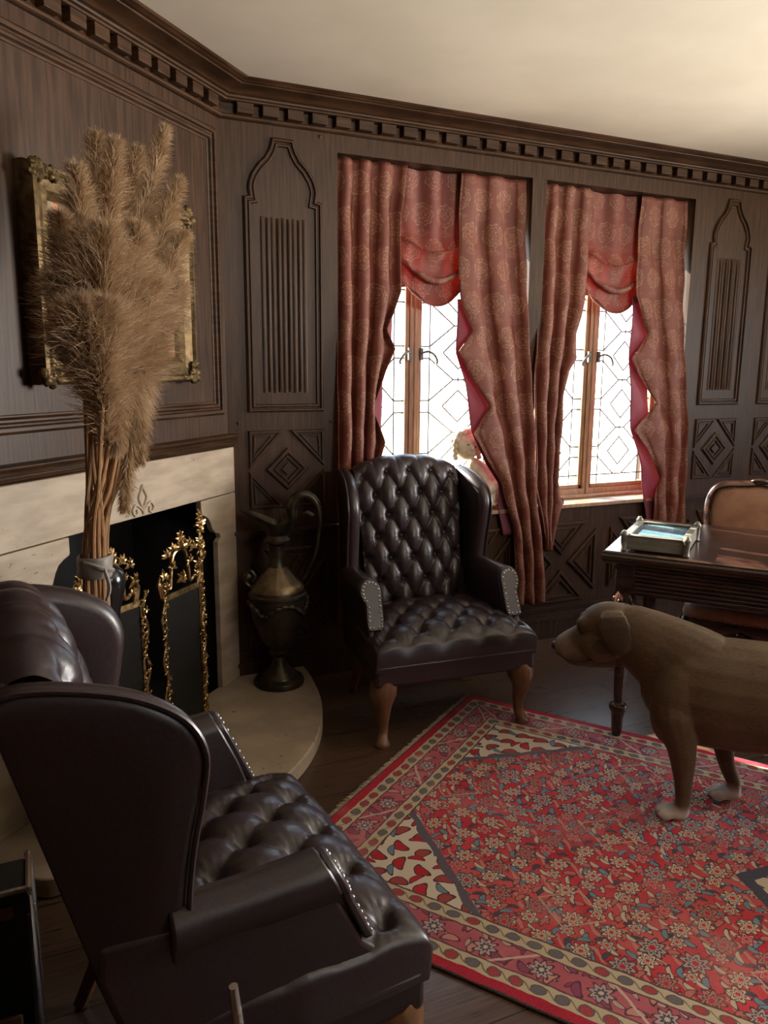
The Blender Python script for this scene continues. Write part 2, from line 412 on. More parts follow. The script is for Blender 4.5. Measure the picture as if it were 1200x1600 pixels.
    hs = T.nodes.new('ShaderNodeHueSaturation'); hs.inputs['Saturation'].default_value = 1.1; hs.inputs['Value'].default_value = 1.22; T.links.new(col, hs.inputs['Color']); col = hs.outputs[0]
    setin(T, B, 'Base Color', col); setin(T, B, 'Roughness', .95); setin(T, B, 'Specular IOR Level', .15)
    setin(T, B, 'Normal', bump(T, pile, .5, .003)); return m

def fur_mat():
    m, T, B = newmat('dog_fur'); (x, y, z), v = coords(T); n = noise(T, v, 190, 3, stretch=(.4, 1, 1)); b = noise(T, v, 7, 2)
    c = mix(T, n.ss(.3, .7), (.075, .046, .024), (.118, .075, .042)); c = mix(T, b.ss(.4, .7)*.5, c, (.15, .10, .06))
    paw = ((b-.5)*.05+z).ss(.075, .03); muz = ((b-.5)*.05+x).ss(.44, .485)*z.gt(.40)
    bib = ((y.abs()*1.0)+(b-.5)*.05).lt(.035)*x.gt(.15)*z.band(.2, .42)
    c = mix(T, (y.abs().gt(.079)*z.gt(.525)*x.gt(.24))*.55, c, (.030, .017, .010))  # darker ears: dark brown fur with some shade mixed into the colour
    c = mix(T, paw, c, (.62, .56, .48)); c = mix(T, muz*.45, c, (.34, .29, .24)); c = mix(T, bib, c, (.55, .50, .43))
    setin(T, B, 'Base Color', c); setin(T, B, 'Roughness', .6); setin(T, B, 'Specular IOR Level', .3); setin(T, B, 'Normal', bump(T, n, .35, .002))
    return m
FUR = fur_mat()
def painting_mat():
    m, T, B = newmat('landscape_paint'); (x, y, z), v = coords(T); n = noise(T, v, 7, 5, dist=1.0); q = z+(n-.5)*.3
    c = mix(T, q.ss(.25, .42), (.20, .16, .10), (.10, .085, .06)); c = mix(T, q.ss(.36, .5), c, (.33, .34, .36))
    c = mix(T, n.band(.54, .60)*q.lt(.42), c, (.52, .20, .05)); setin(T, B, 'Base Color', c); setin(T, B, 'Roughness', .4); return m
PAINT = painting_mat()

# ================================================================== SETTING
H = 2.60
m = MB(); m.box((-1.06, -6, -.1), (4.8, .34, 0)); m.box((-1.3, -1.3, -.1), (0, .34, -.001)); struct(m.build('floor', FLOOR, smooth=False))
m = MB(); m.box((-1.5, -6.4, H), (5.2, .5, H+.1)); struct(m.build('ceiling', PLASTER, smooth=False))
W1 = (.521, 1.557); W2 = (1.641, 2.64); ZS, ZT, ZL = .735, 2.415, 2.23
m = MB()
m.box((0, 0, 0), (W1[0], .32, H)); m.box((W1[1], 0, ZS), (W2[0], .32, ZT)); m.box((W2[1], 0, 0), (4.95, .32, H))
m.box((W1[0], 0, ZT), (W2[1], .32, H)); m.box((W1[0], 0, 0), (W2[1], .32, ZS))
for a, b in (W1, W2): m.box((a, .17, ZL), (b, .32, ZT))
struct(m.build('wall_back', OAK, smooth=False))
m = MB()
def fb(s0, s1, z0, z1, o0, o1): m.box((s0, z0, o0), (s1, z1, o1), lambda s, z, o: F(s, z, o))
fb(-.2, 1.62, .96, H, -.30, 0); fb(-.2, .09, 0, .96, -.30, 0); fb(1.20, 1.62, 0, .96, -.30, 0)
struct(m.build('wall_angled', OAK, smooth=False))
m = MB(); m.box((-1.36, -6.2, 0), (-1.06, -1.06, H)); struct(m.build('wall_left', OAK, smooth=False))
m = MB()
m.box((4.8, -6.2, 0), (4.95, -2.9, H)); m.box((4.8, -1.5, 0), (4.95, 0, H)); m.box((4.8, -2.9, 0), (4.95, -1.5, .95)); m.box((4.8, -2.9, 2.25), (4.95, -1.5, H))
struct(m.build('wall_right', OAK, smooth=False))
m = MB()
m.box((-1.06, -6.2, 0), (1.2, -6, H)); m.box((3.2, -6.2, 0), (4.8, -6, H)); m.box((1.2, -6.2, 0), (3.2, -6, 2.0)); m.box((1.2, -6.2, 2.4), (3.2, -6, H))  # high opening added in the unseen wall for the ceiling fill light
struct(m.build('wall_front', OAK, smooth=False))

# cornice with dentils round the room
room = [(0, 0), (-1.06, -1.06), (-1.06, -6), (4.8, -6), (4.8, 0)]
m = MB()
m.sweep(room, [(-.01, 2.488), (.014, 2.488), (.022, 2.494), (.022, 2.503), (.016, 2.507), (.016, 2.547), (.052, 2.549), (.052, 2.556), (.062, 2.558), (.064, 2.566),
               (.078, 2.568), (.086, 2.574), (.104, 2.579), (.128, 2.582), (.150, 2.583), (.152, 2.588), (.165, 2.589), (.170, 2.592), (.182, 2.594), (.190, 2.601)],
        lambda a, b, h: (a, b, h))
x = .065
while x < 4.7:
    m.box((x, -.050, 2.507), (x+.070, -.01, 2.547)); x += .108
s = .075
while s < 1.45:
    m.box((s, 2.507, .01), (s+.070, 2.547, .050), lambda a, z, o: F(a, z, o)); s += .106
struct(m.build('trim_1', OAKH, bevel=.002, angle=25))

MOULD = [(0, 0), (0, .012), (.008, .020), (.020, .020), (.024, .008), (.030, .008), (.036, .016), (.044, .016), (.050, .004), (.056, .004), (.058, 0)]
MSML = [(0, 0), (0, .008), (.006, .014), (.016, .014), (.019, .004), (.023, .004), (.027, .010), (.034, .010), (.038, 0)]
def ogee(x0, x1, zb, zs, zt):
    c = (x0+x1)/2; h = (x1-x0)/2; R = []
    for fx, t in ((1, 0), (.86, .02), (.885, .13), (.87, .24), (.80, .38), (.64, .55), (.46, .68), (.36, .80), (.31, .90), (.28, 1)): R.append((c+h*fx, lerp(zs, zt, t)))
    L = [(2*c-a, b) for a, b in reversed(R)]
    return [(x0, zb), (x1, zb)]+R+L
def flower_panel(m, x0, x1):
    """ogee linenfold panel above a square panel with a diamond"""
    MO = [(0, 0), (0, .008), (.007, .015), (.013, .015), (.016, .003), (.020, .003), (.025, .010), (.032, .010), (.036, 0)]
    m.sweep(ogee(x0, x1, 1.285, 2.195, 2.44), MO, Wp)
    c = (x0+x1)/2; n = 9; wd = (x1-x0)*.60
    hs = [.005, .009, .006, .011, .007, .011, .006, .009, .005]
    for i in range(n):
        xx = c-wd/2+wd*(i+.5)/n; r = wd/n*.40
        zt = 2.12-.004*(i % 2); zb = 1.37+.004*(i % 2)
        rings = []
        for z, k in ((zb, .3), (zb+.02, 1), (zt-.03, 1), (zt, .2)):
            rings.append([(xx+r*cos(pi*q/6), -max(hs[i]*k*sin(pi*q/6), 0), z) for q in range(7)])
        m.loft(rings)
    z0, z1 = .845, 1.207; zc = (z0+z1)/2; hx = (x1-x0)/2
    d = lambda k, e: [(c, zc-e), (c+k, zc), (c, zc+e), (c-k, zc)]
    m.sweep(d(.103, .098), MSML, Wp); m.prism(d(.030, .028), Wp, 0, .012)
    for sx_ in (-1, 1):
        for sz in (-1, 1):
            ax, az = c+sx_*hx, zc+sz*.178
            t = [(ax, az), (ax-sx_*.165, az), (ax, az-sz*.172)]
            m.sweep(t, [(0, 0), (0, .007), (.005, .012), (.012, .012), (.015, .003), (.020, .003), (.024, .009), (.030, .009), (.033, 0)], Wp)
def xpanel(m, x0, x1, z0=.20, z1=.655):
    """crossed straps with four moulded triangles"""
    c = (x0+x1)/2; zc = (z0+z1)/2; g = .032
    for t in ([(x0+g*2, z1), (x1-g*2, z1), (c, zc+g*1.3)], [(x0+g*2, z0), (x1-g*2, z0), (c, zc-g*1.3)],
              [(x0, z0+g*1.6), (x0, z1-g*1.6), (c-g*1.5, zc)], [(x1, z0+g*1.6), (x1, z1-g*1.6), (c+g*1.5, zc)]):
        m.sweep(t, [(0, 0), (0, .010), (.006, .015), (.015, .015), (.019, .004), (.026, .004), (.032, .012), (.040, .012), (.044, 0)], Wp)
m = MB()
flower_panel(m, .091, .447)
for a in (2.766, 3.25, 3.73, 4.21): flower_panel(m, a, a+.33)
for a, b in ((.09, .45), (.62, 1.02), (1.10, 1.50), (1.60, 2.075), (2.175, 2.60), (2.766, 3.096), (3.25, 3.58), (3.73, 4.06), (4.21, 4.54)): xpanel(m, a, b)
def hbar(z0, z1, o, x0=.0, x1=4.8): m.box((x0, -o, z0), (x1, .01, z1))
hbar(0, .105, .022); hbar(.105, .125, .030); hbar(.125, .137, .014); hbar(.165, .178, .012)
for a, b in ((.0, W1[0]-.005), (W2[1]+.005, 4.8)): hbar(.735, .752, .030, a, b); hbar(.715, .735, .018, a, b)
# pegs beside the panels
for px_, pz in ((.048, 1.238), (.484, 1.238), (.44, 2.47), (2.70, 1.238)): m.ell((px_, -.002, pz), (.008, .005, .008), 8, 5)
struct(m.build('trim_2', OAK, bevel=.0015, angle=25))

# panelling over the fireplace
m = MB()
m.sweep([(.045, 1.28), (1.36, 1.28), (1.36, 2.435), (.045, 2.435)], MOULD, F)
prof = [(1.136, 0), (1.136, .012), (1.143, .024), (1.150, .026), (1.152, .034), (1.160, .036), (1.162, .026), (1.172, .030), (1.182, .044), (1.188, .046), (1.193, .040), (1.194, 0)]
rings = [[F(s_, z, o) for z, o in prof] for s_ in (-.03, 1.5)]; m.loft(rings)
struct(m.build('trim_3', OAKH, bevel=.0015, angle=25))

# ------------------------------------------------------------------ windows
def window(name, x0, x1, xm):
    y = .20; r = struct(MB_frame(name, x0, x1, xm, y)); return r
def MB_frame(name, x0, x1, xm, y):
    root = bpy.data.objects.new(name, None); COL.objects.link(root); root.location = (xm, y, ZS); og = (xm, y, ZS)
    m = MB(); f = .035; zb = .775
    for a, b in ((x0, x0+f), (x1-f, x1)): m.box((a, y-.03, zb), (b, y+.05, ZL))
    m.box((x0, y-.03, ZL-f), (x1, y+.05, ZL)); m.box((x0, y-.035, zb-.005), (x1, y+.05, zb+.03))
    m.box((xm-.024, y-.034, zb), (xm+.024, y+.05, ZL)); m.box((xm-.006, y-.042, zb), (xm+.006, y, ZL))
    m.build('window_frame', WINW, root, og, bevel=.004)
    m = MB(); m.box((x0, -.022, ZS-.0), (x1, y+.06, ZS+.022)); m.box((x0, y-.075, ZS+.022), (x1, y+.05, ZS+.040))
    m.build('window_sill', WINW, root, og, bevel=.005)
    for a, b in ((x0+f, xm-.024), (xm+.024, x1-f)):
        m = MB(); st = .022
        for p, q in ((a, a+st), (b-st, b)): m.box((p, y-.018, zb+.03), (q, y+.03, ZL-f))
        m.box((a, y-.018, zb+.03), (b, y+.03, zb+.03+st)); m.box((a, y-.018, ZL-f-st), (b, y+.03, ZL-f))
        m.build('casement', WINW, root, og, bevel=.003)
        m = MB(); g0, g1, h0, h1 = a+st, b-st, zb+.03+st, ZL-f-st
        m.box((g0, y+.004, h0), (g1, y+.007, h1)); m.build('pane', GLASS, root, og, smooth=False)
        m = MB(); R = .0044
        def ln(p, q): m.tube([(p[0], y, p[1]), (q[0], y, q[1])], R, 5)
        bw = .055; gx0, gx1 = g0+bw, g1-bw; cx = (g0+g1)/2
        ln((gx0, h0), (gx0, h1)); ln((gx1, h0), (gx1, h1))
        zz = h0+.05; n = 0; ln((g0, zz), (g1, zz)); step = .275; hw = (gx1-gx0)/2
        while zz < h1-.02:
            zt_ = min(zz+step, h1); zc = (zz+zt_)/2; k = .030; dh = (zt_-zz)/2-.012; dw = hw-.022
            # diamond
            if zt_-zz > .2:
                ln((cx-dw*.62, zc), (cx, zc+dh*.66)); ln((cx, zc+dh*.66), (cx+dw*.62, zc)); ln((cx+dw*.62, zc), (cx, zc-dh*.66)); ln((cx, zc-dh*.66), (cx-dw*.62, zc))
                # crossing bands with a small flat joint
                for sg in (-1, 1):
                    ln((cx+sg*k, zt_), (gx1 if sg > 0 else gx0, zc+.03)); ln((cx+sg*k, zz), (gx1 if sg > 0 else gx0, zc-.03))
                    ln((gx1 if sg > 0 else gx0, zc+.03), (g1 if sg > 0 else g0, zc+.03)); ln((gx1 if sg > 0 else gx0, zc-.03), (g1 if sg > 0 else g0, zc-.03))
                ln((cx-k, zt_), (cx+k, zt_)); ln((cx, zt_-.012), (cx, zt_+.012))
            zz = zt_
        m.build('lead_came', LEADC, root, og)
    m = MB()
    for sg in (-1, 1):
        z0 = 1.555
        m.box((xm+sg*.033-.008, y-.048, z0-.03), (xm+sg*.033+.008, y-.034, z0+.03))
        m.tube(smoothpath([(xm+sg*.033, y-.052, z0+.005), (xm+sg*.055, y-.075, z0+.012), (xm+sg*.085, y-.085, z0-.004), (xm+sg*.105, y-.08, z0-.035), (xm+sg*.10, y-.078, z0-.05)]), .006, 7)
    m.build('window_handle', LEADC, root, og)
    return root
window('window_1', W1[0], W1[1], 1.0); window('window_2', W2[0], W2[1], 2.125)

# ================================================================== FIREPLACE
fp = thing('fireplace', 'pale travertine fireplace surround with shouldered opening under the dark mantel moulding', 'fireplace', F(.64, 0, 0))
FO = F(.64, 0, 0)
def refl(l): return [(1.283-a, b) for a, b in l]
shR = [(.150, .066), (.150, .735), (.124, .752), (.135, .772), (.165, .780), (.185, .797), (.200, .830), (.215, .852), (.240, .866), (.262, .874), (.267, .880), (.267, .934)]
SO = .028
m = MB(); m.prism([(0.0, .9375), (0.0, 1.136), (1.40, 1.136), (1.40, .9375)], lambda a, b, t: F(a, b, t), .001, SO); m.build('lintel', STONE, fp, FO, bevel=.003)
m = MB(); m.prism([(0, .934), (0, .066)]+shR, F, .001, SO); m.build('jamb', STONE, fp, FO, bevel=.003)
m = MB(); m.prism([(1.40, .934), (1.40, .066)]+refl(shR), F, .001, SO); m.build('jamb', STONE, fp, FO, bevel=.003)
m = MB()
def frel(pts, r): m.tube(smoothpath([F(a, b, SO+.002) for a, b in pts]), r, 6)
c0 = .640
frel([(c0, .945), (c0, .965), (c0-.012, .985), (c0-.022, 1.01), (c0-.008, 1.035), (c0, 1.055)], .005)
frel([(c0, .945), (c0, .965), (c0+.012, .985), (c0+.022, 1.01), (c0+.008, 1.035), (c0, 1.055)], .005)
for sg in (-1, 1):
    frel([(c0, .955), (c0+sg*.02, .975), (c0+sg*.045, .985), (c0+sg*.06, .965), (c0+sg*.048, .948), (c0+sg*.034, .955), (c0+sg*.038, .968)], .005)
m.build('carved_finial', STONE, fp, FO)
m = MB()
for a, b, c, d, e, g in ((.09, .12, .0, .96, -.45, 0), (1.165, 1.20, 0, .96, -.45, 0), (.09, 1.20, 0, .96, -.48, -.45), (.09, 1.20, .95, .98, -.48, 0), (.09, 1.20, -.02, .03, -.48, .0)):
    m.box((a, c, e), (b, d, g), lambda s_, z, o: F(s_, z, o))
m.build('firebox', SOOT, fp, FO, smooth=False)
hp = [(0.001, -.001)]
hearth_bow = []
for i in range(41):
    s_ = lerp(-.235, 1.46, i/40); hearth_bow.append(F(s_, 0, .65-.54*(s_-.64)**2)[:2])
hp = [(0, -.002), (hearth_bow[0][0], -.002)]+hearth_bow[1:]+[(-1.058, -1.10), (-1.058, -1.062)]
m = MB(); m.prism(hp, lambda a, b, t: (a, b, t), .001, .065)
tag(m.build('hearth', STONE, None, (*F(.64, 0, .3)[:2], 0), bevel=.006), 'curved travertine hearth slab on the floor before the fireplace', 'hearth')

# ================================================================== CURTAINS
def dy_(z): return -.06+.11*min(max((z-1.15)/1.0, 0), 1)
def drape(name, label, left, right, folds, amp, ph, lin=None, linside=1, group=None, flat=0.0):
    left = sorted([(b, a) for a, b in left]); right = sorted([(b, a) for a, b in right])
    z1 = max(left[-1][0], right[-1][0]); z1 = 2.41; z0 = min(left[0][0], right[0][0])
    xm = (pl(left, z1)[0]+pl(right, z1)[0])/2; og = (xm, -.03, z0)
    def sm(pts, z): return sum(pl(pts, z+d)[0] for d in (-.30, -.2, -.1, 0, .1, .2, .30))/7
    def P(u, v):
        z = lerp(z1, z0, v); a = pl(left, z)[0]; b = pl(right, z)[0]; a_, b_ = sm(left, z), sm(right, z)
        ea = (a-a_)*max(0, 1-u/.34)**1.5; eb = (b-b_)*max(0, 1-(1-u)/.34)**1.5
        k = folds*u+ph+.12*sin(v*5+u*3)
        c = cos(2*pi*k); fold = (abs(c)**.6)*(1 if c > 0 else -1)
        am = amp*(.55+.45*min(1, v*3))*(1 if u > flat else .35+.65*u/max(flat, .01)) if flat >= 0 else amp*(1 if u < 1+flat else .35+.65*(1-u)/(-flat))
        return (lerp(a_, b_, u)+ea+eb+.006*sin(2*pi*k)*min(1, v*4), dy_(z)-am*fold+.004*sin(z*23+u*9), z)
    m = MB(); m.grid(P, 110, 130)
    o = m.build(name, DRAPE, None, og, angle=180); tag(o, label, 'curtain', group)
    so = o.modifiers.new('thick', 'SOLIDIFY'); so.thickness = .003; so.offset = 0
    if lin:
        lin = sorted([(b, a) for a, b in lin])
        m = MB()
        def L(u, v):
            z = lerp(lin[-1][0], lin[0][0], v); a = pl(lin, z)[0]
            return (a+linside*u*.13, dy_(z)+amp+.012+.006*sin(z*17+u*4), z)
        m.grid(L, 12, 60); q = m.build('lining', LINING, o, og, angle=180); q['label'] = 'plain mauve lining'
        so = q.modifiers.new('thick', 'SOLIDIFY'); so.thickness = .002
    return o
drape('curtain_drape', 'red damask drape left of the left window, falling behind the wing chair',
      [(.527, 2.42), (.527, 1.9), (.520, 1.755), (.497, 1.042), (.49, .25)],
      [(.889, 2.44), (.856, 2.205), (.846, 2.002), (.849, 1.842), (.765, 1.662), (.807, 1.574), (.748, 1.469), (.677, 1.291), (.73, 1.139), (.70, 1.03), (.67, .25)],
      3.6, .026, .35, [(.84, 1.85), (.812, 1.75), (.806, 1.574), (.75, 1.46), (.735, 1.139), (.70, .9)], -1)
drape('curtain_drape', 'red damask drape right of the left window, its long tail hanging before the centre post',
      [(1.178, 2.43), (1.171, 2.023), (1.172, 1.823), (1.24, 1.666), (1.152, 1.565), (1.224, 1.45), (1.327, 1.301), (1.236, 1.165), (1.307, 1.04), (1.407, .901), (1.43, .82), (1.49, .66), (1.503, .505), (1.515, .235)],
      [(1.545, 2.43), (1.548, 2.047), (1.556, 1.7), (1.566, 1.409), (1.590, .877), (1.665, .488), (1.69, .235)],
      2.4, .024, .62, [(1.172, 1.823), (1.157, 1.565), (1.20, 1.42), (1.236, 1.165), (1.32, 1.0), (1.405, .895), (1.408, .75), (1.44, .62)], 1, flat=.45)
drape('curtain_drape', 'red damask drape left of the right window, gathered narrow beside the centre post',
      [(1.648, 2.407), (1.640, 1.9), (1.592, 1.5), (1.578, 1.277), (1.592, .876), (1.70, .523)],
      [(1.985, 2.40), (1.963, 2.074), (1.933, 1.843), (1.864, 1.669), (1.873, 1.543), (1.811, 1.479), (1.767, 1.342), (1.76, 1.154), (1.737, .924), (1.78, .818), (1.828, .777), (1.765, .69), (1.715, .52)],
      3.4, .024, .1, [(1.925, 1.843), (1.873, 1.543), (1.80, 1.35), (1.775, 1.1), (1.79, .85)], -1)
drape('curtain_drape', 'red damask drape right of the right window, behind the desk',
      [(2.300, 2.412), (2.294, 2.095), (2.286, 1.885), (2.369, 1.674), (2.249, 1.547), (2.305, 1.457), (2.421, 1.305), (2.267, 1.155), (2.357, 1.055), (2.486, .875), (2.44, .778), (2.45, .64), (2.46, .25)],
      [(2.625, 2.41), (2.632, 1.8), (2.645, 1.552), (2.659, .62), (2.66, .25)],
      2.3, .022, .55, [(2.286, 1.885), (2.255, 1.547), (2.262, 1.155), (2.35, .95), (2.385, .78), (2.43, .55)], 1, flat=.5)
def swag(label, xl, xr, zl, zm, zr):
    og = ((xl+xr)/2, .1, zm)
    def P(u, v):
        sag = 1-(2*u-1)**2; x_ = lerp(xl, xr, u)
        zb = lerp(zl, zr, u)-(min(zl, zr)-zm)*sag
        k = min(1, max(0, (v-.38)/.35)); ph = v*36-sag*6.0*k+.5*sin(u*4)
        # layered catenary pleats: the cloth runs down, tucks up behind and down again
        z = lerp(2.412, zb+.012, v)+.040*k*sin(ph)*(.45+.55*sag)
        y_ = .098-.022*k*cos(ph)*(.5+.5*sag)-.035*sag*k+(.012*sin(u*21+1)+.008*sin(u*9))*(1-k)+.010*sin(u*33+v*8)*k*(1-sag)
        x_ += .012*k*sin(ph*.5)*(1 if u < .5 else -1)*(1-sag)
        return (x_, y_, z)
    m = MB(); m.grid(P, 80, 220); o = m.build('curtain_swag', SWAGM, None, og, angle=180)
    so = o.modifiers.new('thick', 'SOLIDIFY'); so.thickness = .002
    return tag(o, label, 'curtain')
swag('translucent red damask swag draped at the top of the left window', .845, 1.265, 1.862, 1.800, 1.868)
swag('translucent red damask swag draped at the top of the right window', 1.935, 2.405, 1.875, 1.800, 1.892)

# ================================================================== RUG
RL, RW = 2.9, 1.55
e1 = radians(-54.4)
m = MB(); NX, NY = 60, 34
m.box((0, -RW, 0), (RL, 0, .009))
rug_rz = e1
RUG = rug_mat(RL, RW)
o = MB(); o.box((0, 0, .0005), (RL, RW, .009))
rug = o.build('rug', RUG, None, (0, 0, 0), smooth=False, bevel=.003)
# local x runs along the length, local y across (to the left of the window corner)
rug.location = (.962, -.518, 0); rug.rotation_euler = (0, 0, e1); rug.scale = (1, 1, 1)
for vtx in rug.data.vertices: vtx.co.y = -vtx.co.y
rug.data.flip_normals()
tag(rug, 'red Persian rug with small floral field and cream guard borders on the floorboards', 'rug')
m = MB()
for i in range(260):
    yy = -RW*(i+.5)/260; j = random.uniform(-.004, .004); l = random.uniform(.016, .026)
    m.tube([(.002, yy, .005), (-l*.6, yy+j, .006), (-l, yy+2*j, .002)], [.0026, .0024, .0012], 4)
m.build('fringe', FRINGE, rug)

# ================================================================== WING CHAIRS
def near_button(x, y, a, b):
    s_ = round((x/a+y/b)/2); t_ = round((x/a-y/b)/2); return (s_+t_)*a, (s_-t_)*b
def tuft(x, y, a, b, Hh, dim, ex=.42, rad=.017, wk=.0012):
    s_ = (x/a+y/b)/2; t_ = (x/a-y/b)/2
    g = (abs(sin(pi*s_))*abs(sin(pi*t_)))**ex
    bx, by = near_button(x, y, a, b); r2 = (x-bx)**2+(y-by)**2
    th = atan2(y-by, x-bx)
    wr = wk*sin(th*13+bx*40)*exp(-r2/((rad*2.2)**2))*(1-exp(-r2/(.012**2)))
    return Hh*(g-1)-dim*exp(-r2/(rad**2))+wr
def wing_chair(label, loc, rz):
    t = thing('wing_chair', label, 'armchair', loc, rz, None)
    # upholstered frame
    m = MB(); m.prism([(-.352, -.424), (.352, -.424), (.315, .085), (-.315, .085)], lambda a, b, h: (a, b, h), .25, .338)
    m.build('seat_frame', LEATHER, t, bevel=.016, seg=3)
    # seat
    SA, SB = .074, .086
    def ed(q, n): return max(0., 1-abs(q)**n)**(1/n)
    def seat(u, v):
        a, b = 2*u-1, 2*v-1
        a = sin(a*pi/2)*.35+a*.65; b = sin(b*pi/2)*.35+b*.65
        x_ = .357*a*(1-.06*max(b, 0)); y_ = -.172+.258*b
        e = ed(a, 6)*ed(b, 7); z_ = .322+.134*e+.044*(1-a*a)*(1-b*b)*e
        q_ = max(0, min(1, (e-.62)/.33)); z_ += tuft(x_, y_+.012, SA, SB, .014, .024, .62, .022, .0020)*q_*q_*(3-2*q_)
        f = (1-ed(b, 7)) if b < 0 else 0
        pl_ = max(0, (.9-e)/.9)*(.5+.5*(2*v-1 < -.8)) if e > .12 else 0
        return (x_, y_-.010*sin(min(1, e*1.2)*pi)*(b < 0)+(.003*(1-abs(sin(pi*x_/(2*SA)+pi/2))**.35)*pl_ if b < -.85 else 0), z_)
    m = MB(); m.grid(seat, 120, 100); so = m.build('seat_cushion', LEATHER, t, angle=180)
    m = MB(); m.tube([(-.338, .05, .337), (-.355, -.40, .337), (-.346, -.425, .337), (.346, -.425, .337), (.355, -.40, .337), (.338, .05, .337)], .0065, 8); m.build('welt', LEATHER, so)
    for i in range(-5, 6):
        for j in range(-5, 4):
            if (i+j) % 2: continue
            x_, y_ = i*SA, j*SB-.012
            if abs(x_) > .27 or y_ < -.35 or y_ > .02: continue
            m = MB(); a = x_/.357; b = (y_+.172)/.258; e = ed(a, 6)*ed(b, 7)
            m.ell((x_, y_, .322+.134*e+.044*(1-a*a)*(1-b*b)*e-.037), (.009, .009, .006), 10, 6); m.build('button', LEATHER, so)
    # back
    path = smoothpath([(.050, .40, 0), (.058, .50, 0), (.085, .68, 0), (.120, .86, 0), (.150, .98, 0), (.172, 1.035, 0), (.205, 1.064, 0), (.245, 1.062, 0), (.275, 1.035, 0), (.285, .99, 0)], 8)
    arc = [0]
    for a, b in zip(path, path[1:]): arc.append(arc[-1]+(b-a).length)
    tot = arc[-1]; BA, BB = .0535, .098
    pk = [(arc[i], path[i].x, path[i].y) for i in range(len(path))]
    def backpt(u, v, extra=0):
        l = v*tot; y_, z_ = pl(pk, l); y2, z2 = pl(pk, min(l+.01, tot)); y0, z0_ = pl(pk, max(l-.01, 0))
        ty, tz = y2-y0, z2-z0_; q = sqrt(ty*ty+tz*tz) or 1; ny, nz = -tz/q, ty/q
        a = 2*u-1; hw = lerp(.222, .252, min(1, l/.62)); x_ = a*hw
        fade = min(1, max(0, (.70-l)/.10))
        tf = tuft(x_, l-.05, BA, BB, .022, .022, .50, .018, .0014)*fade
        cre = -.010*abs(sin(pi*(x_/BA)/2))**.5*0 + (.010*(abs(sin(pi*x_/(2*BA)+pi/2))**.5-1))*(1-fade)
        ex = .030*(1-abs(a)**3)+tf+cre+extra
        z_ -= .030*a*a*min(1, max(0, (l-.35)/.3))
        return (x_, y_+ny*ex, z_+nz*ex)
    m = MB(); m.grid(lambda u, v: backpt(u, v), 110, 150); bo = m.build('backrest', LEATHER, t, angle=180)
    for i in range(-4, 5):
        for j in range(0, 8):
            if (i+j) % 2: continue
            x_, l = i*BA, j*BB+.05
            if l < .09 or l > .66 or abs(x_) > .20: continue
            hw = lerp(.222, .252, min(1, l/.62)); p = backpt(x_/hw/2+.5, l/tot, .006)
            m = MB(); m.ell(p, (.008, .006, .008), 10, 6); m.build('button', LEATHER, bo)
    m = MB(); m.prism([(.090, .30), (.285, 1.02), (.250, 1.03), (.055, .30)], lambda a, b, h: (h, a, b), -.292, .292)
    m.build('outside_back', LEATHER, t, bevel=.012, seg=3)
    wp = [(.283, 1.0), (.262, 1.030), (.20, 1.030), (.112, 1.010), (.050, .983), (.004, .945), (-.018, .890), (-.010, .82), (.006, .74), (.016, .66), (.020, .585)]
    wpts = [(p.x, p.y) for p in smoothpath([(a, b, 0) for a, b in wp], 4)]
    for sg in (-1, 1):
        def wx(y_, h): return sg*(h+.035*min(1, max(0, (.27-y_)/.28))**1.3)
        fr = wpts[::-1]; rings = []
        for i_, (fy_, fz_) in enumerate(fr):
            t_ = i_/(len(fr)-1); ry, rz_ = lerp(.165, .283, t_), lerp(.54, 1.0, t_); ring_ = []; T_ = .029
            L_ = sqrt((fy_-ry)**2+(fz_-rz_)**2) or 1e-4
            n_ = 9
            for q in range(n_): a_ = -pi/2+pi*q/(n_-1); ring_.append((1-(T_*(1-cos(a_)))/max(L_, .03), .277+T_*sin(a_)))
            for q in range(n_): a_ = pi/2+pi*q/(n_-1); ring_.append((min(1, (.005*(1+cos(a_)))/max(L_, .06)), .277+T_*sin(a_)*.97))
            rings.append([(wx(lerp(ry, fy_, k_), h_), lerp(ry, fy_, k_), lerp(rz_, fz_, k_)) for k_, h_ in ring_])
        m = MB(); m.loft(rings); wo = m.build('wing', LEATHER, t, angle=70)
        m = MB(); m.tube([(wx(a, .302), a+.004, b-.004) for a, b in wpts], .0055, 7); m.build('piping', LEATHER, wo)
        # arm and side
        rings = []
        for y_, k in ((.055, 0), (.0, 0), (-.06, .1), (-.14, .5), (-.19, .9), (-.213, 1)):
            ring = [(.300, .43), (.268, .43), (.270, .52)]
            cx, cz, r = .312+.004*k, .593+.004*k, .044+.004*k
            for q in range(9):
                an = radians(170-q*27.5); ring.append((cx+r*cos(an), cz+r*sin(an)))
            ring += [(.335, .53), (.325, .47), (.315, .44)]
            out = []
            for a, b in ring:
                yy = y_
                if k > 0: yy = y_-max(0, min(.64-b, .19))*.45*k*k
                out.append((sg*a, yy, b))
            rings.append(out)
        m = MB(); m.loft(rings); m.build('arm', LEATHER, t, bevel=.006, seg=2, angle=50)
        fpoly = [(.283, .452), (.340, .452), (.347, .475), (.345, .52), (.344, .548), (.356, .570), (.361, .595), (.354, .622), (.335, .640), (.308, .642), (.284, .630), (.272, .605), (.272, .56), (.273, .50), (.275, .47)]
        fpoly = [(p.x, p.y) for p in smoothpath([(a, b, 0) for a, b in fpoly+fpoly[:1]], 3)][:-1]
        fy = lambda z_: -.213-max(0, min(.64-z_, .19))*.45
        m = MB(); m.prism(fpoly, lambda a, b, h: (sg*a, fy(b)-h, b), -.005, .014); fo = m.build('arm_facing', LEATHER, t, bevel=.005, seg=2, angle=50)
        n = len(fpoly); cx_ = .312; cz_ = .55
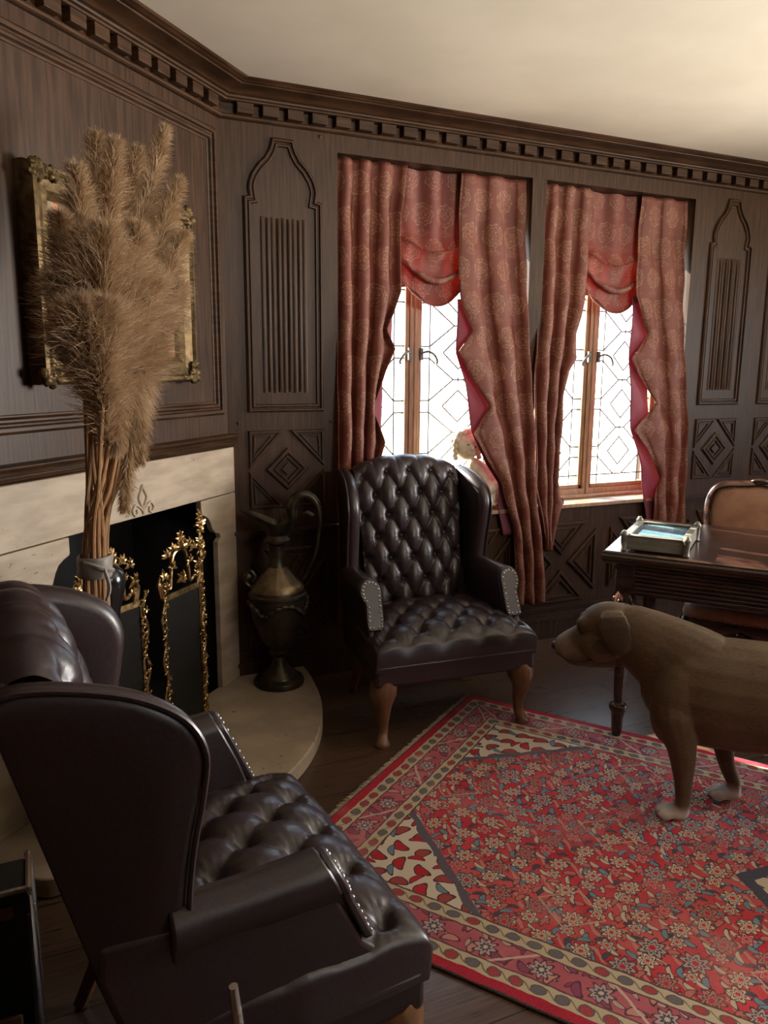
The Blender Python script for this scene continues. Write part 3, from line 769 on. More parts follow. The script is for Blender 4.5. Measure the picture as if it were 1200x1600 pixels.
        step = 0; last = None
        for i in range(n):
            a, b = fpoly[i]; p0 = fpoly[i-1]; p1 = fpoly[(i+1) % n]; dx_, dz = p1[0]-p0[0], p1[1]-p0[1]; l = sqrt(dx_*dx_+dz*dz)
            nx, nz = -dz/l, dx_/l
            if (cx_-a)*nx+(cz_-b)*nz < 0: nx, nz = -nx, -nz
            a, b = a+nx*.012, b+nz*.012
            if last and (a-last[0])**2+(b-last[1])**2 < .0125**2: continue
            last = (a, b)
            m = MB(); m.ell((sg*a, fy(b)-.015, b), (.0052, .0038, .0052), 8, 5); m.build('nailhead', STEELN, fo)
        m = MB(); m.prism([(-.395, .262), (-.395, .35), (-.292, .452), (-.222, .598), (-.02, .606), (.02, .600), (.16, .60), (.166, .54), (.082, .262)], lambda a, b, h: (sg*(h-.02*max(0, a)/.16), a, b), .288, .343)
        m.build('side_panel', LEATHER, t, bevel=.012, seg=3)
        # legs
        m = MB()
        m.tube(smoothpath([(sg*.300, -.372, .258), (sg*.310, -.384, .215), (sg*.311, -.386, .165), (sg*.306, -.377, .105), (sg*.307, -.380, .055), (sg*.315, -.398, .018), (sg*.315, -.398, .002)], 4),
               [pl([(0, .056), (.17, .055), (.34, .036), (.55, .023), (.75, .021), (.90, .033), (1, .028)], i/24)[0] for i in range(25)], 14)
        lo_ = m.build('leg', CHERRY, t); lo_['label'] = 'cherry wood cabriole front leg'
        m = MB(); m.tube([(sg*.262, .045, .27), (sg*.266, .075, .14), (sg*.272, .135, .004)], [.030, .024, .019], 4); m.build('leg', CHERRY, t, bevel=.004)
    return t
STEELN = plain('nailhead_nickel', (.50, .47, .43), (.68, .65, .6), .28, 30, metal=1, bstr=0)
ch = wing_chair('tufted dark leather wing chair standing before the left window', (.748, -.42, 0), radians(-4.8))
dup(ch, (-.612, -1.925, 0), radians(95.3), 'tufted dark leather wing chair in the foreground, seen from its side at the rug edge')

# ================================================================== EWER
EX, EY = .165, -.165
eo = (EX, EY, .065)
ew = thing('ewer', 'tall dark bronze ewer with swan-neck handle standing on the hearth corner', 'ewer', eo)
ang_e = atan2(-(EY+3.379), -(EX+.776))           # towards the room
u = Vector((.95, -.31, 0)).normalized(); vv = Vector((-u.y, u.x, 0))
def Ew(a, z, d=0): return (EX+u.x*a+vv.x*d, EY+u.y*a+vv.y*d, .065+z)
m = MB(); m.lathe([(.112, 0), (.114, .012), (.108, .026), (.085, .036), (.080, .048), (.050, .075), (.034, .105), (.030, .13), (.040, .145), (.046, .153), (.036, .162)], 40, eo)
m.build('foot', BRONZE, ew, eo)
m = MB(); m.lathe([(.034, .160), (.060, .185), (.088, .235), (.110, .30), (.122, .355), (.126, .392), (.124, .412), (.130, .418), (.130, .428), (.120, .434), (.118, .446)], 48, eo, lambda k, z: 1+.015*cos(k*2*pi*24)*(z < .33))
m.build('body', BRONZE, ew, eo)
m = MB(); m.lathe([(.116, .446), (.113, .462), (.100, .480), (.070, .510), (.050, .535), (.040, .548)], 48, eo, lambda k, z: 1+.03*abs(cos(k*2*pi*14)))
sh = m.build('shoulder', BRASSD, ew, eo)
m = MB(); m.lathe([(.040, .546), (.034, .56), (.032, .60), (.034, .645), (.044, .652), (.058, .660), (.060, .672), (.050, .680), (.042, .690)], 36, eo); m.build('neck', BRONZE, ew, eo)
# shell-like lip with a long spout to the left
rings = []
for k in range(7):
    t = k/6; ring = []
    for q in range(32):
        a = 2*pi*q/32; c = cos(a); ru = .040+.032*t+(.085*t*t*max(0, -c)**3); rv = .038+.030*t
        ring.append(Ew(ru*c*(1+.03*cos(a*12)), .688+.060*t+.055*t*max(0, -c)**2+.012*t*max(0, c), rv*sin(a)))
    rings.append(ring)
for k in range(6, -1, -1):
    t = k/6; ring = []
    for q in range(32):
        a = 2*pi*q/32; c = cos(a); ru = (.040+.032*t+(.085*t*t*max(0, -c)**3))*.93; rv = (.038+.030*t)*.92
        ring.append(Ew(ru*c, .690+.060*t+.055*t*max(0, -c)**2+.012*t*max(0, c), rv*sin(a)))
    rings.append(ring)
m = MB(); m.loft(rings); m.build('lip', BRONZE, ew, eo)
m = MB()
m.tube(smoothpath([Ew(.105, .48), Ew(.125, .50), Ew(.140, .535), Ew(.168, .60), Ew(.186, .69), Ew(.190, .775), Ew(.172, .838), Ew(.130, .868), Ew(.088, .855), Ew(.068, .815), Ew(.072, .770), Ew(.066, .735), Ew(.055, .705)], 6),
       [pl([(0, .008), (.15, .007), (.35, .009), (.5, .016), (.62, .024), (.75, .024), (.84, .019), (.93, .010), (1, .006)], i/72)[0] for i in range(73)], 12)
m.ell(Ew(.066, .80), (.020, .020, .026), 12, 8); m.tube([Ew(.160, .775), Ew(.135, .79), Ew(.118, .785)], [.012, .009, .004], 8)
m.build('handle', BRONZE, ew, eo)
m = MB()
m.tube(smoothpath([Ew(-.105, .45), Ew(-.135, .47), Ew(-.140, .505), Ew(-.118, .53), Ew(-.10, .505), Ew(-.112, .48)], 5), [.009]*25+[.008], 8)
m.ell(Ew(-.130, .50), (.022, .018, .024), 10, 7); m.build('side_mask', BRONZE, ew, eo)
m = MB()
for q in range(90):
    a = q/90*2*pi; zz = .34+.055*abs(cos(a*2)); r = pl([(.235, .088), (.30, .110), (.355, .122), (.392, .126), (.42, .128)], zz)[0]+.006
    m.ell((EX+r*cos(a), EY+r*sin(a), .065+zz), (.010+.003*sin(q*2.1), .010, .010+.003*cos(q*1.7)), 7, 5)
m.build('garland', BRONZE, ew, eo)

# ================================================================== FIRE SCREEN
SOF = .135
fo_ = F(.57, .065, SOF)
fs = thing('fire_screen', 'gilded rococo folding fire screen with dark mesh panels before the fireplace opening', 'fire screen', fo_)
rnd = random.Random(3)
def leafs(m, P, r, n=4):
    n = n+2; P = Vector(P); a0 = rnd.uniform(-.3, .3); ax = Vector((K, K, 0))
    for k in range(n):
        a = a0+lerp(-2.0, 2.0, k/(n-1)); d = ax*sin(a)+Vector((0, 0, cos(a))); o_ = Vector((K, -K, 0))*rnd.uniform(.1, .5)*r
        l = r*rnd.uniform(1.0, 1.7); sd = (ax*cos(a)-Vector((0, 0, sin(a))))*r*rnd.uniform(-.4, .4)
        m.tube([P, P+d*l*.35+o_, P+d*l*.7+o_*1.4+sd*.5, P+d*l+o_+sd], [r*.22, r*.38, r*.26, r*.06], 6)
    m.ell(P, (r*.4, r*.4, r*.4), 7, 5)
def screen_panel(P, w_, zt, zc, cx=.5):
    """P(a,z) maps panel coordinates to world; a from 0 to w_"""
    z0 = .072
    me_ = MB(); me_.box((.026, -.002, z0+.03), (w_-.026, .002, zt-.02), lambda a, o, z: P(a, z, o)); 
    pf = MB()
    for a0, sg in ((.018, 1), (w_-.018, -1)):
        pf.box((a0-.006+sg*.008, -.006, z0), (a0+.006+sg*.008, .006, zt), lambda a, o, z: P(a, z, o))
        pts = []
        for i in range(60):
            z = lerp(z0, zt+.03, i/59); pts.append(P(a0+sg*(-.006+.010*sin(z*42)), z, .006))
        pf.tube(pts, .0065, 7)
        for i in range(22):
            z = lerp(z0, zt+.03, (i+.5)/22); leafs(pf, P(a0+rnd.uniform(-.012, .012), z, .008), .011, 2)
    pf.box((.01, -.006, z0), (w_-.01, .006, z0+.03), lambda a, o, z: P(a, z, o)); pf.box((.02, -.006, zt-.022), (w_-.02, .006, zt), lambda a, o, z: P(a, z, o))
    # inner arch with scroll
    pf2 = MB(); c = w_*cx
    for sg in (-1, 1):
        pf2.tube(smoothpath([P(c+sg*(w_*.5-.03), zt-.01, .004), P(c+sg*(w_*.42), zt+.045, .004), P(c+sg*w_*.24, zt+.02, .004), P(c+sg*w_*.20, zt+.07, .004), P(c+sg*w_*.14, lerp(zt, zc, .62), .004), P(c, lerp(zt, zc, .70), .004)], 5), .0075, 7)
        pf2.tube(smoothpath([P(c+sg*(w_*.5-.02), zt, .004), P(c+sg*(w_*.5-.01), zt+.05, .004), P(c+sg*(w_*.5-.035), zt+.085, .004)], 5), [.010]*6+[.008]*4+[.004], 7)
        leafs(pf2, P(c+sg*(w_*.5-.03), zt+.075, .006), .020, 5); leafs(pf2, P(c+sg*(w_*.34), zt+.035, .006), .016, 4)
        leafs(pf2, P(c+sg*w_*.20, lerp(zt, zc, .45), .006), .017, 4); leafs(pf2, P(c+sg*w_*.30, lerp(zt, zc, .66), .006), .019, 5); leafs(pf2, P(c+sg*w_*.17, lerp(zt, zc, .74), .006), .020, 5)
    leafs(pf2, P(c, zt+.04, .006), .024, 6)
    leafs(pf2, P(c, lerp(zt, zc, .75), .006), .024, 6); leafs(pf2, P(c, lerp(zt, zc, .88), .006), .020, 5); leafs(pf2, P(c, zc-.012, .006), .013, 3)
    a = pf.build('panel_frame', GILT, fs, fo_); pf2.build('crest', GILT, fs, fo_); me_.build('mesh_panel', IRON, fs, fo_, smooth=False)
# panel facing the room, the one to its left, and the end wing folded back to the wall
screen_panel(lambda a, z, o: F(.435+a, z, SOF+o), .275, .655, .880, .55)
bx, by, _ = F(.428, 0, SOF-.004)
screen_panel(lambda a, z, o: (bx+a*.14-o*.98, by+a*.96+o*.2, z), .105, .70, .925)
screen_panel(lambda a, z, o: F(.775+a*.97, z, SOF-.01-a*.1+o), .26, .675, .885, .62)
screen_panel(lambda a, z, o: F(1.055+a*.8, z, SOF-.02+a*.4+o), .20, .655, .85)

# ================================================================== PAINTING
po = F(.70, 1.75, .0); PO = .012
pt = thing('painting', 'landscape painting in an ornate gilt frame half hidden behind the pampas plumes', 'painting', po)
m = MB(); q4 = [(.292, 1.424), (1.104, 1.424), (1.104, 2.070), (.292, 2.070)]
m.sweep(q4, [(.0, PO-.01), (0, .035), (.010, .060), (.022, .064), (.030, .052), (.060, .040), (.075, .044), (.085, .036), (.094, .026), (.098, .016), (.098, PO-.01)], F)
pfm = m.build('picture_frame', GILTD, pt, po, angle=30)
for i, (a, b) in enumerate(q4):
    m = MB()
    for k in range(30):
        da, db = abs(rnd.gauss(0, .05)), abs(rnd.gauss(0, .05))
        if k % 2: da = .012+min(da, .03)*.8
        else: db = .012+min(db, .03)*.8
        m.ell(F(a+(da if a < .5 else -da)*1.0, b+(db if b < 1.7 else -db), .054), (rnd.uniform(.008, .017), rnd.uniform(.008, .017), rnd.uniform(.010, .018)), 7, 5)
    m.build('corner_ornament', GILTD, pt, po)
m = MB(); m.box((.38, 1.51, .003), (1.02, 1.99, .018), lambda s_, z, o: F(s_, z, o)); m.build('canvas', PAINT, pt, po, smooth=False)

# ================================================================== PAMPAS
PB = F(1.285, .066, .36)
pa = thing('pampas_bundle', 'tall bundle of dried pampas grass stems tied with grey ribbon before the fireplace', 'dried grass', PB)
rp_ = random.Random(11)
def G(s_, z, o=.36): return Vector(F(s_, z, o))
plumes = [  # plume base, tip, spread
    ((1.136, 1.503, 0.34), (0.884, 2.170, 0.37), 0.055),
    ((1.176, 1.433, 0.39), (0.896, 2.018, 0.42), 0.06),
    ((1.215, 1.400, 0.43), (0.938, 1.856, 0.46), 0.065),
    ((1.229, 1.367, 0.45), (0.987, 1.706, 0.48), 0.07),
    ((1.109, 1.576, 0.30), (0.966, 2.088, 0.33), 0.07),
    ((1.171, 1.573, 0.33), (1.099, 2.077, 0.36), 0.065),
    ((1.149, 1.574, 0.30), (1.139, 2.086, 0.33), 0.06),
    ((1.212, 1.537, 0.33), (1.258, 1.976, 0.36), 0.07),
    ((1.262, 1.502, 0.35), (1.349, 1.842, 0.38), 0.065),
    ((1.287, 1.468, 0.37), (1.399, 1.699, 0.4), 0.07),
    ((1.319, 1.485, 0.43), (1.359, 1.791, 0.46), 0.09),
    ((1.330, 1.485, 0.47), (1.326, 1.809, 0.5), 0.09),
    ((1.297, 1.453, 0.47), (1.203, 1.829, 0.5), 0.09),
    ((1.276, 1.403, 0.47), (1.131, 1.725, 0.5), 0.085),
    ((1.372, 1.406, 0.47), (1.441, 1.618, 0.5), 0.085),
    ((1.304, 1.402, 0.39), (1.411, 1.576, 0.42), 0.07),
    ((1.374, 1.375, 0.50), (1.377, 1.622, 0.53), 0.09),
    ((1.232, 1.349, 0.43), (1.117, 1.574, 0.46), 0.085),
    ((1.324, 1.272, 0.47), (1.386, 1.500, 0.5), 0.075),
    ((1.153, 1.362, 0.41), (1.096, 1.504, 0.44), 0.07),
    ((1.052, 1.487, 0.39), (1.141, 1.217, 0.42), 0.06),
    ((1.100, 1.359, 0.39), (1.214, 1.090, 0.42), 0.045),
    ((1.185, 1.434, 0.43), (1.191, 1.330, 0.46), 0.07),
    ((1.265, 1.402, 0.44), (1.300, 1.270, 0.47), 0.07)]
tie = G(1.278, .935)
for i, (b, t_, R) in enumerate(plumes):
    an = i*2.4; rr = .008+.026*sqrt((i+.5)/len(plumes)); off = Vector((K*cos(an)*rr, K*cos(an)*rr, 0))*-1.2+Vector((K, -K, 0))*(sin(an)*rr)
    P0 = Vector(PB)+off*1.0; P0.z = .068; B_ = G(*b); T_ = G(*t_); tt = tie+off*.85
    droop = t_[1] < b[1]+.02
    if droop:
        top = (B_+T_)/2+Vector((0, 0, .10)); axis = smoothpath([B_, (B_*.6+top*.4)+Vector((0, 0, .05)), top*.55+T_*.45, T_], 8)
    else:
        axis = smoothpath([B_, B_*.6+T_*.4+Vector((0, 0, .03)), B_*.25+T_*.75+Vector((0, 0, .015)), T_], 8)
    stem = smoothpath([P0, tt, tt*.45+B_*.55, B_], 6)+axis[1:14]
    m = MB(); m.tube(stem, [lerp(.0068, .0035, k/(len(stem)-1)) for k in range(len(stem))], 7); st_ = m.build('stem', STEMM, pa, PB)
    m = MB(); N = 3200
    for q in range(N):
        f = rp_.random()**.8; k = f*(len(axis)-1.001); a0 = axis[int(k)]; a1 = axis[int(k)+1]; p = a0.lerp(a1, k-int(k)); tg = (a1-a0).normalized()
        rad = Vector((rp_.gauss(0, 1), rp_.gauss(0, 1), rp_.gauss(0, 1))); rad = (rad-tg*rad.dot(tg)).normalized()
        env = (.35+.65*min(1, f/.22))*(1-.80*max(0, f-.35)/.65)
        L_ = R*rp_.uniform(.6, 1.75)*env+.014
        d1 = (tg*rp_.uniform(.7, 1.3)+rad*rp_.uniform(.45, 1.3)).normalized()
        d2 = (d1+Vector((0, 0, -.35))+Vector((rp_.gauss(0, .25), rp_.gauss(0, .25), rp_.gauss(0, .25)))).normalized()
        m1 = p+d1*L_*.55; e = m1+d2*L_*.5; sd = d1.cross(Vector((rp_.gauss(0, 1), rp_.gauss(0, 1), rp_.gauss(0, 1)))).normalized()*.0009
        m.add([p-sd, p+sd, m1+sd, m1-sd, e], [(0, 1, 2, 3), (3, 2, 4)])
    o = m.build('plume', PLUME, st_, PB, smooth=False)
m = MB()
for z, r in ((.915, .048), (.925, .050), (.945, .050), (.957, .048)):
    pass
m.lathe([(.043, -.030), (.047, -.024), (.046, .0), (.048, .024), (.044, .030), (.040, .030), (.042, 0), (.040, -.030)], 20, tie, lambda k, z: 1+.06*sin(k*2*pi*5+z*60))
m.tube(smoothpath([tie+Vector((-.03, -.035, .02)), tie+Vector((.01, -.050, .005)), tie+Vector((.045, -.02, -.012))], 5), .007, 6)
m.tube(smoothpath([tie+Vector((.02, -.048, 0)), tie+Vector((.03, -.055, -.05)), tie+Vector((.02, -.05, -.09))], 5), [.006]*8+[.004]*3, 5)
m.build('ribbon', RIBBON, pa, PB)
# dark jar just behind the stems
jb = F(1.175, .066, .30)
m = MB(); m.lathe([(.060, 0), (.066, .01), (.052, .10), (.036, .30), (.032, .55), (.040, .70), (.056, .765), (.060, .79), (.054, .82), (.036, .838), (.022, .842)], 40, jb)
tag(m.build('floor_jar', JARM, None, jb), 'black glazed jar mostly hidden behind the tied pampas stems', 'jar')

# ================================================================== DESK
TA = radians(-52.5); ta = Vector((cos(TA), sin(TA), 0)); tb = Vector((-sin(TA), cos(TA), 0)); t0 = Vector((1.207, -1.07, 0))
tl = thing('writing_desk', 'polished dark wood writing desk with reeded apron and fluted turned legs', 'desk', t0, TA)
DW, DD, DH = 1.62, .77, .79
m = MB(); pr = [(.012, .740), (.006, .744), (.006, .752), (-.0, .757), (0, .770), (.005, .778), (.005, .784), (.012, .790)]
rect = [(0, 0), (DW, 0), (DW, DD), (0, DD)]
m.sweep(rect, pr, lambda a, b, h: (a, b, h)); m.add([(.012, .012, .79), (DW-.012, .012, .79), (DW-.012, DD-.012, .79), (.012, DD-.012, .79)], [(0, 1, 2, 3)])
m.add([(.012, .012, .740), (DW-.012, .012, .740), (DW-.012, DD-.012, .740), (.012, DD-.012, .740)], [(3, 2, 1, 0)]); m.build('desktop', MAHOG, tl, angle=30)
IX, IY = .055, .035
m = MB()
for y0, y1 in ((IY+.008, IY+.03), (DD-IY-.03, DD-IY-.008)):
    m.box((IX+.05, y0, .615), (DW-IX-.05, y1, .742)); yo = y0 if y0 < .3 else y1; sgn = -1 if y0 < .3 else 1
    for k in range(7):
        z = .728-.0165*k; m.tube([(IX+.06, yo, z), (DW-IX-.06, yo, z)], .0075, 8)
for x0, x1 in ((IX+.008, IX+.03), (DW-IX-.03, DW-IX-.008)): m.box((x0, IY+.05, .615), (x1, DD-IY-.05, .742))
m.build('apron', MAHOG, tl, bevel=.002)
for cx in (IX+.035, DW-IX-.035):
    for cy in (IY+.035, DD-IY-.035):
        m = MB(); h = .036; m.box((cx-h, cy-h, .625), (cx+h, cy+h, .742)); c = (cx, cy, 0)
        m.lathe([(.024, .50), (.030, .505), (.030, .515), (.024, .522), (.033, .535), (.042, .565), (.040, .595), (.030, .615), (.030, .63)], 24, c, lambda k, z: 1+.06*cos(k*2*pi*8)*(.53 < z < .61))
        m.lathe([(.017, .152), (.020, .17), (.025, .30), (.029, .44), (.031, .48), (.026, .50)], 48, c, lambda k, z: 1-.13*abs(cos(k*2*pi*6))**3)
        m.lathe([(.012, .0), (.0165, .004), (.020, .02), (.024, .09), (.027, .112), (.034, .120), (.036, .130), (.034, .142), (.020, .148), (.017, .155)], 28, c)
        l = m.build('leg', MAHOG, tl, bevel=.002)
        m = MB()
        for k in range(16):
            a = 2*pi*k/16; zz = .548+.034*((k*7) % 3)/2; m.ell((cx+.041*cos(a), cy+.041*sin(a), zz), (.008, .008, .014), 7, 5)
        m.build('carved_bud', MAHOG, l)
# glass topped box standing on the desk
bo_ = t0+ta*.19+tb*.21+Vector((0, 0, .79))
gb = thing('display_box', 'low grey wood box with glazed lid over blue sheet, on the writing desk', 'box', bo_, TA)
m = MB(); x0, x1, y0, y1 = -.115, .115, -.165, .165
for a, b, c, d in ((x0, x1, y0, y0+.012), (x0, x1, y1-.012, y1), (x0, x0+.012, y0, y1), (x1-.012, x1, y0, y1)): m.box((a, c, .012), (b, d, .060))
m.box((x0, y0, .006), (x1, y1, .016)); m.build('box_body', GREYWOOD, gb, bevel=.002)
for a in (x0, x1):
    for b in (y0, y1):
        m = MB(); m.lathe([(.009, .0), (.013, .004), (.010, .014), (.012, .030), (.012, .056), (.015, .060), (.015, .066), (.010, .074), (.006, .080)], 14, (a, b, 0)); m.build('corner_post', GREYWOOD, gb)
m = MB(); m.box((x0+.014, y0+.014, .045), (x1-.014, y1-.014, .053)); m.build('blue_sheet', BLUEPAPER, gb, smooth=False)
m = MB(); m.box((x0+.012, y0+.012, .054), (x1-.012, y1-.012, .058)); m.build('glass_lid', GLASS, gb, smooth=False)
m = MB()
for a, b, c, d in ((x0-.004, x1+.004, y0-.004, y0+.024), (x0-.004, x1+.004, y1-.024, y1+.004), (x0-.004, x0+.022, y0, y1), (x1-.022, x1+.004, y0, y1)): m.box((a, c, .058), (b, d, .064))
m.build('lid_frame', GREYWOOD, gb, bevel=.002)

# ================================================================== SALON CHAIR behind the desk
sc_o = t0+ta*.50+tb*.80
sc = thing('salon_chair', 'carved wood salon chair in studded tan leather, tucked under the far side of the desk', 'chair', sc_o, TA)
def seat_out(k=1.0):
    return [(-.25*k, -.25*k), (0, -.275*k), (.25*k, -.25*k), (.255*k, -.10), (.215*k, .22*k), (-.215*k, .22*k), (-.255*k, -.10)]
def spl(poly, n=5):
    p = [(a, b, 0) for a, b in poly]; q = smoothpath([p[-1]]+p+p[:2], n); return [(v.x, v.y) for v in q[n:-n]]
so_ = [(p.x, p.y) for p in smoothpath([(-.24, -.23, 0), (-.20, -.262, 0), (0, -.272, 0), (.20, -.262, 0), (.24, -.23, 0), (.25, -.1, 0), (.215, .20, 0), (.18, .22, 0), (-.18, .22, 0), (-.215, .20, 0), (-.25, -.1, 0), (-.24, -.23, 0)], 4)][:-1]
m = MB(); rings = []
for z, k in ((.405, .985), (.42, 1.0), (.445, .995), (.462, .96), (.472, .88), (.480, .65), (.484, .3), (.485, .02)): rings.append([(a*k, b*k-.0, z) for a, b in so_])
m.loft(rings); m.build('seat', TANLEA, sc, angle=180)
m = MB(); m.sweep(so_, [(-.004, .345), (-.008, .36), (-.006, .39), (-.002, .406), (.02, .406), (.02, .345)], lambda a, b, h: (a, b, h), True)
for sg in (-1, 1): m.ell((sg*.03, -.275, .352), (.03, .01, .018), 10, 6)
m.ell((0, -.278, .356), (.022, .012, .022), 10, 6); m.build('seat_rail', MAHOG, sc)
m = MB(); per = 0; last = None
for a, b in [(p.x, p.y) for p in smoothpath([(a, b, 0) for a, b in so_+so_[:1]], 4)]:
    if last and (a-last[0])**2+(b-last[1])**2 < .009**2: continue
    last = (a, b); m.ell((a*1.006, b*1.006, .412), (.0035, .0035, .0035), 6, 4)
m.build('nailhead_trim', BRASS, sc)
bp = lambda x_, z: (x_, .205+(z-.45)*.22, z)
bpoly = [(-.17, .50), (-.205, .60), (-.235, .75), (-.238, .84), (-.215, .915), (-.16, .948), (-.06, .958), (0, .966), (.06, .958), (.16, .948), (.215, .915), (.238, .84), (.235, .75), (.205, .60), (.17, .50)]
bs = [(p.x, p.y) for p in smoothpath([(a, b, 0) for a, b in bpoly], 4)]
m = MB(); m.sweep(bs, [(0, -.014), (0, .006), (.008, .016), (.020, .020), (.028, .010), (.032, 0), (.032, -.014)], lambda a, b, h: (a, .205+(b-.45)*.22-h, b), True)
m.ell((0, .205+.515*.22-.02, .962), (.04, .014, .014), 12, 6)
for sg in (-1, 1):
    m.tube(smoothpath([(sg*.172, .205+.01, .51), (sg*.18, .20, .46), (sg*.19, .205, .40)], 4), .017, 8)
m.build('back_frame', MAHOG, sc)
m = MB(); ins = [(a*.875, .735+(b-.735)*.875) for a, b in bs]; rings = []
for k, d in ((1.0, -.010), (1.0, .006), (.9, .016), (.6, .024), (.2, .027)): rings.append([(a*k, .205+((.735+(b-.735)*k)-.45)*.22-d, .735+(b-.735)*k) for a, b in ins])
m.loft(rings); m.build('backrest', TANLEA, sc, angle=180)
m = MB(); last = None
for a, b in [(p.x, p.y) for p in smoothpath([(a, b, 0) for a, b in ins], 4)]:
    if last and (a-last[0])**2+(b-last[1])**2 < .009**2: continue
    last = (a, b); m.ell((a*.985, .205+(b-.45)*.22-.010, b*.985+.735*.015), (.0035, .0035, .0035), 6, 4)
m.build('nailhead_trim', BRASS, sc)
for sg in (-1, 1):
    m = MB(); m.tube(smoothpath([(sg*.222, -.232, .40), (sg*.232, -.246, .345), (sg*.226, -.236, .24), (sg*.214, -.222, .12), (sg*.216, -.226, .04), (sg*.222, -.238, .004)], 4), [pl([(0, .030), (.2, .034), (.45, .022), (.8, .014), (.92, .018), (1, .016)], i/20)[0] for i in range(21)], 10); m.build('leg', MAHOG, sc)
    m = MB(); m.tube(smoothpath([(sg*.185, .205, .41), (sg*.19, .21, .25), (sg*.20, .255, .004)], 5), [lerp(.022, .014, i/10) for i in range(11)], 8); m.build('leg', MAHOG, sc)

# ================================================================== STATUE on the sill
sto = (1.325, .075, .776)
st = thing('cherub_statue', 'cream stone statue of a child reclining on the sill of the left window', 'statue', sto)
def rem(o, vs, it=4, f=.5):
    r = o.modifiers.new('remesh', 'REMESH'); r.mode = 'VOXEL'; r.voxel_size = vs; r.use_smooth_shade = True
    q = o.modifiers.new('smooth', 'SMOOTH'); q.iterations = it; q.factor = f
def S_(a, z, d=0): return (sto[0]+a, sto[1]+d, sto[2]+z)
m = MB()
m.tube(smoothpath([S_(-.02, .0, .0), S_(.0, .05, 0), S_(.03, .10, 0), (S_(.02, .16, 0)), S_(-.01, .205, -.005), S_(-.035, .24, -.01)], 4), [pl([(0, .075), (.3, .078), (.55, .066), (.75, .055), (.9, .034), (1, .026)], i/20)[0] for i in range(21)], 14)
m.tube(smoothpath([S_(.06, .17, -.01), S_(.10, .12, -.04), S_(.03, .09, -.075), S_(-.06, .11, -.06)], 4), [.030]*5+[.026]*4+[.022]*4, 10)
m.tube(smoothpath([S_(-.04, .19, -.01), S_(-.075, .14, -.045), S_(-.04, .09, -.065), S_(.02, .105, -.075)], 4), [.028]*5+[.024]*4+[.020]*4, 10)
m.tube(smoothpath([S_(.05, .03, -.01), S_(.11, .05, -.02), S_(.13, .02, -.03), S_(.10, .012, -.05)], 4), [.045]*5+[.036]*4+[.024]*4, 10)
for k in range(7):
    a = -.07+.026*k; m.tube(smoothpath([S_(a*.7+.02, .10, -.05), S_(a, .05, -.062), S_(a*1.05, .004, -.058)], 4), .012, 7)
m.ell(S_(-.072, .315, -.015), (.066, .060, .074), 18, 12, Matrix.Rotation(-.35, 3, 'Y')); m.ell(S_(-.066, .276, -.054), (.020, .014, .016), 10, 7)
m.ell(S_(-.070, .302, -.077), (.009, .011, .012), 8, 6)
o = m.build('figure', CREAMS, st, sto); rem(o, .006, 3)
m = MB(); rs = random.Random(5)
for k in range(70):
    a = rs.uniform(0, 2*pi); e = rs.uniform(-.1, 1.45); d = Vector((cos(a)*cos(e), sin(a)*cos(e), sin(e)))
    if d.y < -.35 and d.z < .62: continue
    c = S_(-.072+d.x*.071, .322+d.z*.074, -.010+d.y*.062); m.ell(c, (.020, .018, .018), 8, 6)
for k in range(6):
    for sg in (-1, 1): m.ell(S_(-.072+sg*.070+(.004*(k % 2)), .325-.014*k, -.015-.006*(k % 2)), (.015, .017, .013), 8, 6)
o = m.build('hair', CREAMS, st, sto); rem(o, .005, 2)
m = MB()
for sg in (-1, 1): m.ell(S_(-.072+sg*.021, .322-sg*.006, -.072), (.0085, .004, .0045), 8, 5)
m.build('eye', plain('statue_eye', (.20, .16, .11), (.25, .20, .14), .7, 20, bstr=0), st, sto)
m = MB(); m.box(S_(-.10, 0, -.075), S_(.14, .016, .065)); m.build('plinth', CREAMS, st, sto, bevel=.004)

# ================================================================== DOG
dr = atan2(.727, -.687)
dg = thing('dog', 'brown short-haired dog with white paws standing on the rug, looking left', 'dog', (1.21, -1.64, .009), dr)
def ring(c, hz, hw, tilt=0, n=20, l=0, sq=1.0):
    out = []
    for k in range(n):
        a = 2*pi*k/n; up = hz*sin(a); out.append((c[0]-up*sin(tilt), l+hw*cos(a), c[1]+up*cos(tilt)))
    return out
m = MB()
m.loft([ring((f, z), h, w_) for f, z, h, w_ in ((.218, .43, .05, .04), (.195, .435, .095, .075), (.15, .43, .150, .112), (.08, .43, .192, .138), (0, .425, .188, .152), (-.12, .428, .186, .160), (-.26, .437, .180, .158), (-.40, .452, .160, .142), (-.50, .470, .135, .125), (-.58, .485, .105, .105), (-.63, .49, .06, .06))])
m.loft([ring(c, h, w_, t) for c, h, w_, t in (((.03, .465), .165, .120, .35), ((.10, .508), .150, .108, .5), ((.165, .545), .133, .094, .55), ((.225, .575), .115, .082, .50), ((.275, .597), .100, .074, .42), ((.31, .605), .085, .065, .3))])
m.ell((.335, 0, .605), (.106, .078, .086), 20, 14, Matrix.Rotation(.22, 3, 'Y'))
for sg in (-1, 1):
    m.ell((.405, sg*.032, .612), (.038, .028, .030), 12, 8); m.ell((.345, sg*.048, .555), (.080, .036, .060), 14, 9, Matrix.Rotation(.35, 3, 'Y'))
    m.ell((.425, sg*.030, .500), (.062, .026, .042), 14, 9, Matrix.Rotation(.22, 3, 'Y'))
m.loft([ring(c, h, w_, t) for c, h, w_, t in (((.34, .575), .088, .062, -.2), ((.395, .553), .070, .056, -.3), ((.435, .534), .057, .049, -.35), ((.470, .520), .047, .043, -.35), ((.495, .510), .038, .037, -.3), ((.508, .507), .028, .028, -.25), ((.514, .506), .014, .015, -.25))])
